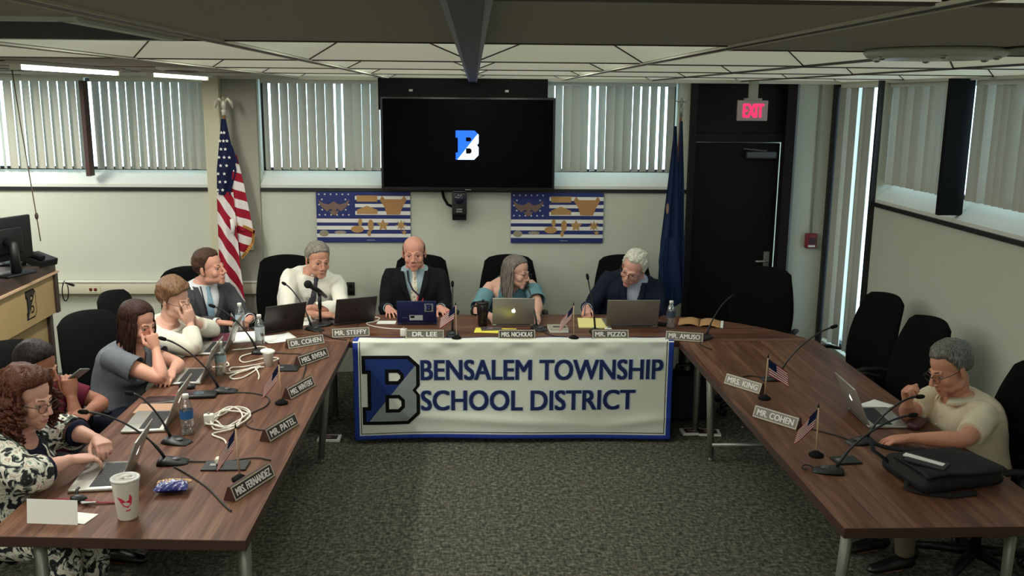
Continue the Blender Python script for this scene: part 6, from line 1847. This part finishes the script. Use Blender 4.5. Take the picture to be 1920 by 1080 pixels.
b = MB(); b.rbox((0, 0, .005), (.19, .12, .009), .004, n=2); b.build('case', mat('tablet_dark', (44, 34, 38), .3), t)
t = thing('id_card', 'small red and white card beside the dark tablet', 'card', (-1.66, 5.055, TT), .5)
b = MB(); b.box((0, 0, .0015), (.09, .055, .003)); b.build('card', M_paper, t)
b = MB(); b.box((0, .018, .0034), (.088, .018, .0008)); b.build('red_band', mat('band_red', (206, 62, 70), .5), t)
t = thing('phone', 'black phone case lying by the gooseneck of the young woman in grey', 'phone', (-1.545, 5.06, TT), .1)
b = MB(); b.rbox((0, 0, .010), (.20, .10, .020), .008, n=3); b.build('case', M_black, t)
b = MB(); b.box((-.02, 0, .0205), (.10, .06, .001)); b.build('screen', mat('phone_screen_dark', (40, 40, 52), .1), t)
t = thing('computer_mouse', 'black computer mouse at the corner of a silver laptop', 'mouse', (-1.655, 5.215, TT), 1.2)
b = MB(); b.ell((0, 0, .012), (.032, .055, .022)); me_ = b
for i, v in enumerate(b.v): b.v[i] = (v[0], v[1], max(0.0, v[2]))
b.build('shell', M_black, t)
b = MB(); b.ell((0, -.028, .031), (.005, .012, .006)); b.build('wheel', M_steel, t)

# tissue-like snack bag, keys and lanyard
t = thing('snack_bag', 'crumpled blue and gold snack wrapper on the left table', 'snack bag', (-1.285, 3.77, TT), .1)
b = MB()
def bagf(sgn):
    def fn(u, v):
        x = (u-.5)*.135; y = (v-.5)*.105; e = (math.sin(PI*u)*math.sin(PI*v))**.5
        return V((x*(1+.05*math.sin(9*v)), y*(1+.06*math.sin(8*u)), .026+sgn*.022*e+.004*math.sin(31*u+7*v)*math.sin(23*v)))
    return fn
b.grid(bagf(1), 26, 22); b.grid(bagf(-1), 26, 22)
m, nt, bs = node_mat('wrapper_print'); tc = nt.nodes.new('ShaderNodeTexCoord'); sp = nt.nodes.new('ShaderNodeSeparateXYZ'); nt.links.new(tc.outputs['Object'], sp.inputs[0])
nz = nt.nodes.new('ShaderNodeTexNoise'); nz.inputs['Scale'].default_value = 40; nt.links.new(tc.outputs['Object'], nz.inputs['Vector'])
ma = nt.nodes.new('ShaderNodeMath'); ma.operation = 'MULTIPLY_ADD'; ma.inputs[1].default_value = 7.5; nt.links.new(sp.outputs['Y'], ma.inputs[0]); nt.links.new(nz.outputs['Fac'], ma.inputs[2])
rp = ramp(nt, ma.outputs[0], [(0.0, (28, 36, 110)), (.38, (34, 44, 130)), (.44, (206, 206, 226)), (.52, (40, 40, 96)), (.60, (196, 150, 96)), (.72, (214, 176, 120))], 'CONSTANT'); nt.links.new(rp.outputs[0], bs.inputs['Base Color']); bs.inputs['Roughness'].default_value = .3
b.build('wrapper', m, t)
t = thing('lanyard_keys', 'red lanyard with dark keys behind the blank folded card', 'keys', (-1.62, 3.66, TT))
b = MB(); b.tube([(-.16, .02, .004), (-.10, .035, .004), (-.04, .02, .005), (.02, .0, .012), (.08, -.012, .006), (.15, -.005, .004), (.19, -.02, .004)], .0085, 8, ell=[.35]*7); b.build('strap', mat('lanyard_red', (120, 24, 40), .7), t)
b = MB(); b.ell((-.015, .005, .018), (.034, .022, .016), (0, .2, .3)); b.tube([(-.03, .03, .012), (-.045, .06, .03), (-.04, .075, .035)], .006, 8); b.build('key_fob', M_black, t)
for k in range(3):
    b = MB(); b.box((.02+.01*k, -.012-.01*k, .010+.003*k), (.055, .012, .0025), (0, 0, -.5+.35*k)); b.build('key', M_steel, t)

# flat black cable plates and white power adapters
def plate(x, y, rz, label, w=.20, d=.11):
    t = thing('cable_plate', label, 'cable plate', (x, y, TT), rz, 'flat cable plates on the tables')
    b = MB(); b.box((0, 0, .004), (w, d, .008)); b.build('plate', M_black, t, bevel=.002)
    b = MB(); b.box((-w*.28, 0, .0085), (.03, .025, .002)); b.build('grommet', M_steel, t)
plate(-1.13, 4.04, 0, 'flat black plate under the nearest flag on the left table')
plate(-1.155, 5.60, 0, 'flat black plate right of the white paper cup', .14, .13)
plate(1.745, 4.05, .1, 'flat black plate behind the nearest gooseneck on the right table', .12, .09)
def adapter(x, y, rz, label, z=TT):
    t = thing('power_adapter', label, 'charger', (x, y, z), rz, 'white chargers')
    b = MB(); b.rbox((0, 0, .028), (.05, .035, .056), .007, n=3); b.build('body', M_white, t)
    b = MB(); b.cyl((0, 0, .055), (0, 0, .064), .006); b.build('plug_end', M_grey, t)
adapter(-.495, 6.39, 0, 'white charger behind the nameplate of the blue laptop')
adapter(.955, 6.40, 0, 'white charger behind the nameplate of the plain grey laptop')
adapter(-1.36, 4.60, .3, 'white charger block beside the blue-labelled bottle')
def cable(label, pts, m, r=.0035, name='cable', end=None):
    P = [V(p) for p in pts]; x0, y0 = P[0].x, P[0].y
    Q = []
    for i in range(len(P)-1):
        a = P[max(i-1, 0)]; p, q = P[i], P[i+1]; d = P[min(i+2, len(P)-1)]
        for k in range(6):
            u = k/6
            Q.append(.5*((2*p)+(q-a)*u+(2*a-5*p+4*q-d)*u*u+(3*p-a-3*q+d)*u**3))
    Q.append(P[-1])
    t = thing(name, label, 'cable', (x0, y0, TT)); o = V((x0, y0, 0))
    b = MB(); b.tube([V((p.x, p.y, max(r, p.z)))-o for p in Q], r, 7); b.build('cord', m, t)
    if end:
        b = MB(); b.rbox(V(end[:3])-o, (.028, .036, .028), .008, n=3); b.build('plug', m, t)
    return t
M_cw = mat('cable_white', (226, 220, 206), .5)
coil = []
rnd = random.Random(11)
for k in range(46):
    a = 2*PI*k/11.5; r = .085+.022*math.sin(k*.9)
    coil.append((-1.275+r*math.cos(a)*1.05, 4.66+r*math.sin(a)*1.5, .005+.006*(k % 4)))
coil += [(-1.22, 4.50, .01), (-1.30, 4.44, .006), (-1.22, 4.36, .005), (-1.17, 4.22, .005), (-1.165, 4.10, .02), (-1.165, 4.06, .03)]
cable('white cable coiled beside the blue-labelled bottle, its plug on a black plate', coil, M_cw, .0045, end=(-1.165, 4.05, .026))
tang = [(-1.60, 6.02, .005), (-1.50, 6.05, .006), (-1.43, 6.10, .006), (-1.38, 6.02, .008), (-1.50, 5.86, .006), (-1.45, 5.72, .006), (-1.33, 5.82, .008), (-1.25, 5.80, .007), (-1.30, 5.70, .012), (-1.42, 5.62, .008), (-1.50, 5.60, .006), (-1.48, 5.52, .006), (-1.40, 5.55, .010), (-1.33, 5.63, .008), (-1.37, 5.42, .006), (-1.42, 5.36, .008), (-1.46, 5.42, .006), (-1.40, 5.52, .012), (-1.36, 5.60, .008), (-1.30, 5.46, .005), (-1.28, 5.36, .005)]
cable('tangled white cables around the paper cup on the left table', tang, M_cw, .0045)
cable('white cable running from the pale-labelled bottle to the paper cup', [(-1.62, 5.62, .005), (-1.53, 5.64, .006), (-1.56, 5.72, .006), (-1.52, 5.50, .006), (-1.45, 5.50, .006), (-1.40, 5.52, .008), (-1.36, 5.58, .01), (-1.30, 5.61, .008)], M_cw, .0045)
cable('white cable lying between the stand microphone and the blue laptop', [(-.80, 6.98, .004), (-.72, 6.93, .004), (-.74, 6.82, .004), (-.80, 6.76, .004), (-.74, 6.67, .004), (-.62, 6.60, .004), (-.53, 6.58, .005), (-.50, 6.50, .02), (-.495, 6.42, .055), (-.495, 6.392, .062)], M_cw, .004)
M_cb = mat('cable_black', (22, 20, 20), .6)
BC = [
 ('black cable from the nearest left gooseneck to the table edge', [(-1.36, 4.03, .004), (-1.28, 3.95, .004), (-1.15, 3.80, .004), (-1.03, 3.62, .004), (-.985, 3.56, .004)]),
 ('black cable running behind the nearest gooseneck to a black plate', [(-1.36, 4.10, .004), (-1.28, 4.09, .004), (-1.15, 4.09, .004), (-1.02, 4.13, .004), (-.94, 4.10, .004)]),
 ('black cable from the gooseneck in front of the young woman in grey', [(-1.36, 5.12, .004), (-1.25, 5.10, .004), (-1.15, 5.02, .004), (-1.13, 4.88, .004), (-1.19, 4.72, .004), (-1.15, 4.55, .004), (-1.02, 4.48, .004)]),
 ('black cable from the gooseneck of the white sweater woman past the plate', [(-1.34, 5.95, .004), (-1.22, 5.93, .004), (-1.12, 5.90, .004), (-1.06, 5.70, .004), (-1.03, 5.45, .004), (-1.02, 5.30, .004)]),
 ('black cable curving right from the gooseneck behind the corner nameplate', [(-1.11, 6.54, .004), (-1.06, 6.42, .004), (-.98, 6.33, .004), (-.92, 6.29, .004), (-.88, 6.275, .004)]),
 ('black cable from the gooseneck by the cream-shirted arm', [(1.88, 4.30, .004), (1.82, 4.38, .004), (1.74, 4.46, .004), (1.66, 4.55, .004), (1.63, 4.68, .004), (1.60, 4.80, .004)]),
 ('black cable from the farthest gooseneck on the right table', [(1.76, 5.35, .004), (1.70, 5.40, .004), (1.62, 5.36, .004), (1.60, 5.20, .004), (1.63, 5.08, .004)]),
 ('short black cable stub at the nearest right gooseneck', [(1.57, 3.95, .004), (1.53, 3.98, .012), (1.50, 3.95, .012), (1.515, 3.93, .006)]),
 ('black cable from the gooseneck in front of the woman in teal', [(.50, 6.53, .004), (.52, 6.44, .004), (.58, 6.37, .004), (.66, 6.345, .004)]),
 ('black cable from the gooseneck by the open tan notebook', [(1.60, 6.26, .004), (1.56, 6.17, .004), (1.57, 6.08, .004), (1.60, 6.0, .004)]),
]
for lab, pts in BC: cable(lab, pts, M_cb, .0035)

# papers beside the laptop on the right, shoulder bag
sheetp('paper_sheet', 'white paper lying beside the laptop on the right table', 2.215, 4.83, .6, .20, .13, M_paper, .006)
t = thing('eyeglass_case', 'dark maroon case on the right table between laptop and raised arm', 'case', (2.30, 4.50, TT), .8)
b = MB(); b.rbox((0, 0, .018), (.15, .06, .036), .014, n=3); b.build('shell', mat('case_maroon', (70, 28, 36), .5), t)
t = thing('shoulder_bag', 'black laptop shoulder bag lying on the right table', 'bag', (2.10, 3.85, TT), math.radians(10))
M_bag = mat('bag_black', (24, 22, 24), .75, bump=.2, bscale=350, spec=.3)
b = MB()
vs = []; nu, nv = 26, 20
b.rbox((0, 0, .040), (.44, .33, .080), .036, n=5)
for i, v in enumerate(b.v):
    x, y, z = v; z = z+(.012*math.sin(9*x+2)*math.sin(7*y) if z > .04 else 0); b.v[i] = (x*(1-.06*(z > .05)), y+.02*math.sin(5*x), max(.001, z))
b.build('bag_body', M_bag, t)
b = MB(); b.grid(lambda u, v: V((-.20+.40*u, -.17+.24*v, .084+.010*math.sin(PI*u)+.006*math.sin(8*u+3*v)-.05*max(0, .15-v))), 20, 14); fl = b.build('front_flap', M_bag, t, fix=False, solid=.008)
b = MB(); b.box((-.12, -.03, .106), (.17, .034, .006), (0, .03, -.95)); b.build('white_label', M_fwhite, fl)
b = MB(); b.box((-.12, -.05, .103), (.17, .10, .006), (0, .02, -.92)); b.build('pocket_edge', M_black, fl)
b = MB(); b.tube([(-.20, .10, .05), (-.25, .15, .09), (-.22, .21, .10), (-.14, .22, .07), (-.05, .20, .055), (.04, .17, .06)], .016, 10, ell=[.4]*6); b.build('carry_handle', M_bag, t)
b = MB(); b.tube([(-.21, -.06, .03), (-.25, -.10, .012), (-.20, -.15, .008), (-.10, -.20, .008), (.02, -.20, .010)], .014, 8, ell=[.35]*5); b.build('shoulder_strap', M_bag, t)
# bag under the table and framed photos on the floor
t = thing('floor_bag', 'dark navy bag on the floor behind the banner at the right', 'bag', (1.60, 6.72, 0))
b = MB(); b.rbox((0, 0, .19), (.36, .22, .38), .07, n=5); b.build('bag_body', mat('bag_navy', (24, 28, 44), .8, bump=.2, bscale=200), t)
b = MB(); b.tube([(-.10, -.06, .36), (-.08, -.08, .45), (.05, -.09, .46), (.09, -.06, .36)], .015, 8); b.build('handle', M_black, t)
def photo(x, y, rz, label, w=.16, d=.115):
    t = thing('photo_print', label, 'photo', (x, y, 0.0), rz, 'photo prints on the floor')
    b = MB(); b.box((0, 0, .007), (w, d, .014)); b.build('white_border', M_paper, t)
    b = MB(); b.box((0, .004, .0146), (w-.045, d-.035, .0012)); p = b.build('picture', mat('picture_dark', (44, 32, 34), .4), t)
    b = MB(); b.ell((-.012, .004, .0152), (.026, .020, .0012)); b.build('face_shape', mat('picture_pink', (150, 110, 104), .5), p)
photo(-1.03, 6.33, 0, 'white-bordered photo on the floor beside the left banner end')
photo(1.60, 6.42, .05, 'white-bordered photo on the floor beside the right banner end, left one')
photo(1.72, 6.40, -.1, 'white-bordered photo on the floor by the right table leg, right one')
cable('black cable hanging from the near right table to the floor', [(1.50, 3.75, -.74+.004), (1.46, 3.95, -.736), (1.47, 4.3, -.736), (1.5, 4.7, -.736), (1.49, 5.0, -.736)], M_cb, .004) if False else None

t = thing('pouch', 'small black pouch lying between the plain grey laptop and a water bottle', 'pouch', (1.385, 6.70, TT), -.5)
b = MB(); b.rbox((0, 0, .012), (.11, .06, .024), .011, n=3); b.build('shell', M_blackm, t)
t = thing('pen', 'dark pen with a red end by the small grey book', 'pen', (.535, 6.645, TT), .35)
b = MB(); b.cyl((-.05, 0, .005), (.05, 0, .005), .0045, n=10); b.build('barrel', M_black, t)
b = MB(); b.cyl((.05, 0, .005), (.068, 0, .005), .005, n=10); b.build('cap', mat('pen_red', (170, 40, 40), .4), t)
# ------------------------------------------------------------------ light and camera
troffer('ceiling_light', 'lit rectangular ceiling light over the middle of the room behind the viewer', -0.36, 0.45, 0.5, 1.0, 18)
troffer('ceiling_light', 'lit rectangular ceiling light at the back of the room', -0.36, -1.5, 0.5, 1.0, 18)
troffer('ceiling_light', 'lit rectangular ceiling light at the left behind the viewer', -2.6, 0.45, 0.5, 1.0, 18)
troffer('ceiling_light', 'added ceiling light panel out of view at far left, brightening the left wall and blinds', -4.05, 6.9, 0.5, 1.0, 30)  # unseen fill lamp, added to brighten the left wall and blinds
troffer('ceiling_light', 'added ceiling light panel out of view at near left, brightening the left table', -2.75, 3.2, 0.5, 1.0, 12)  # unseen fill lamp, added to lift the left table
w = bpy.data.worlds.new('daylight'); scene.world = w; w.use_nodes = True
nt = w.node_tree; bg = nt.nodes['Background']
bg.inputs['Color'].default_value = (0.62, 0.86, 1.0, 1); bg.inputs['Strength'].default_value = 5.0

cam = bpy.data.cameras.new('camera'); co = bpy.data.objects.new('camera', cam); COL.objects.link(co)
cam.sensor_width = 36.0; cam.lens = 1744/1920*36.0; cam.clip_start = 0.05
p, yw, rl = math.radians(11.58), math.radians(2.384), math.radians(0.5)
fwd = V((math.sin(yw)*math.cos(p), math.cos(yw)*math.cos(p), -math.sin(p)))
right = V((math.cos(yw), -math.sin(yw), 0)); down = fwd.cross(right)
r2 = right*math.cos(rl)-down*math.sin(rl); d2 = right*math.sin(rl)+down*math.cos(rl)
R = Matrix((r2, -d2, -fwd)).transposed().to_4x4(); R.translation = V((0, 0, 2.4))
co.matrix_world = R
scene.camera = co
scene.view_settings.view_transform = 'Standard'; scene.view_settings.look = 'None'
scene.view_settings.gamma = 1.0; scene.view_settings.exposure = 0.3
scene.view_settings.use_curve_mapping = False
scene.cycles.max_bounces = 6; scene.cycles.diffuse_bounces = 4; scene.cycles.transparent_max_bounces = 8
scene.cycles.sample_clamp_indirect = 6.0
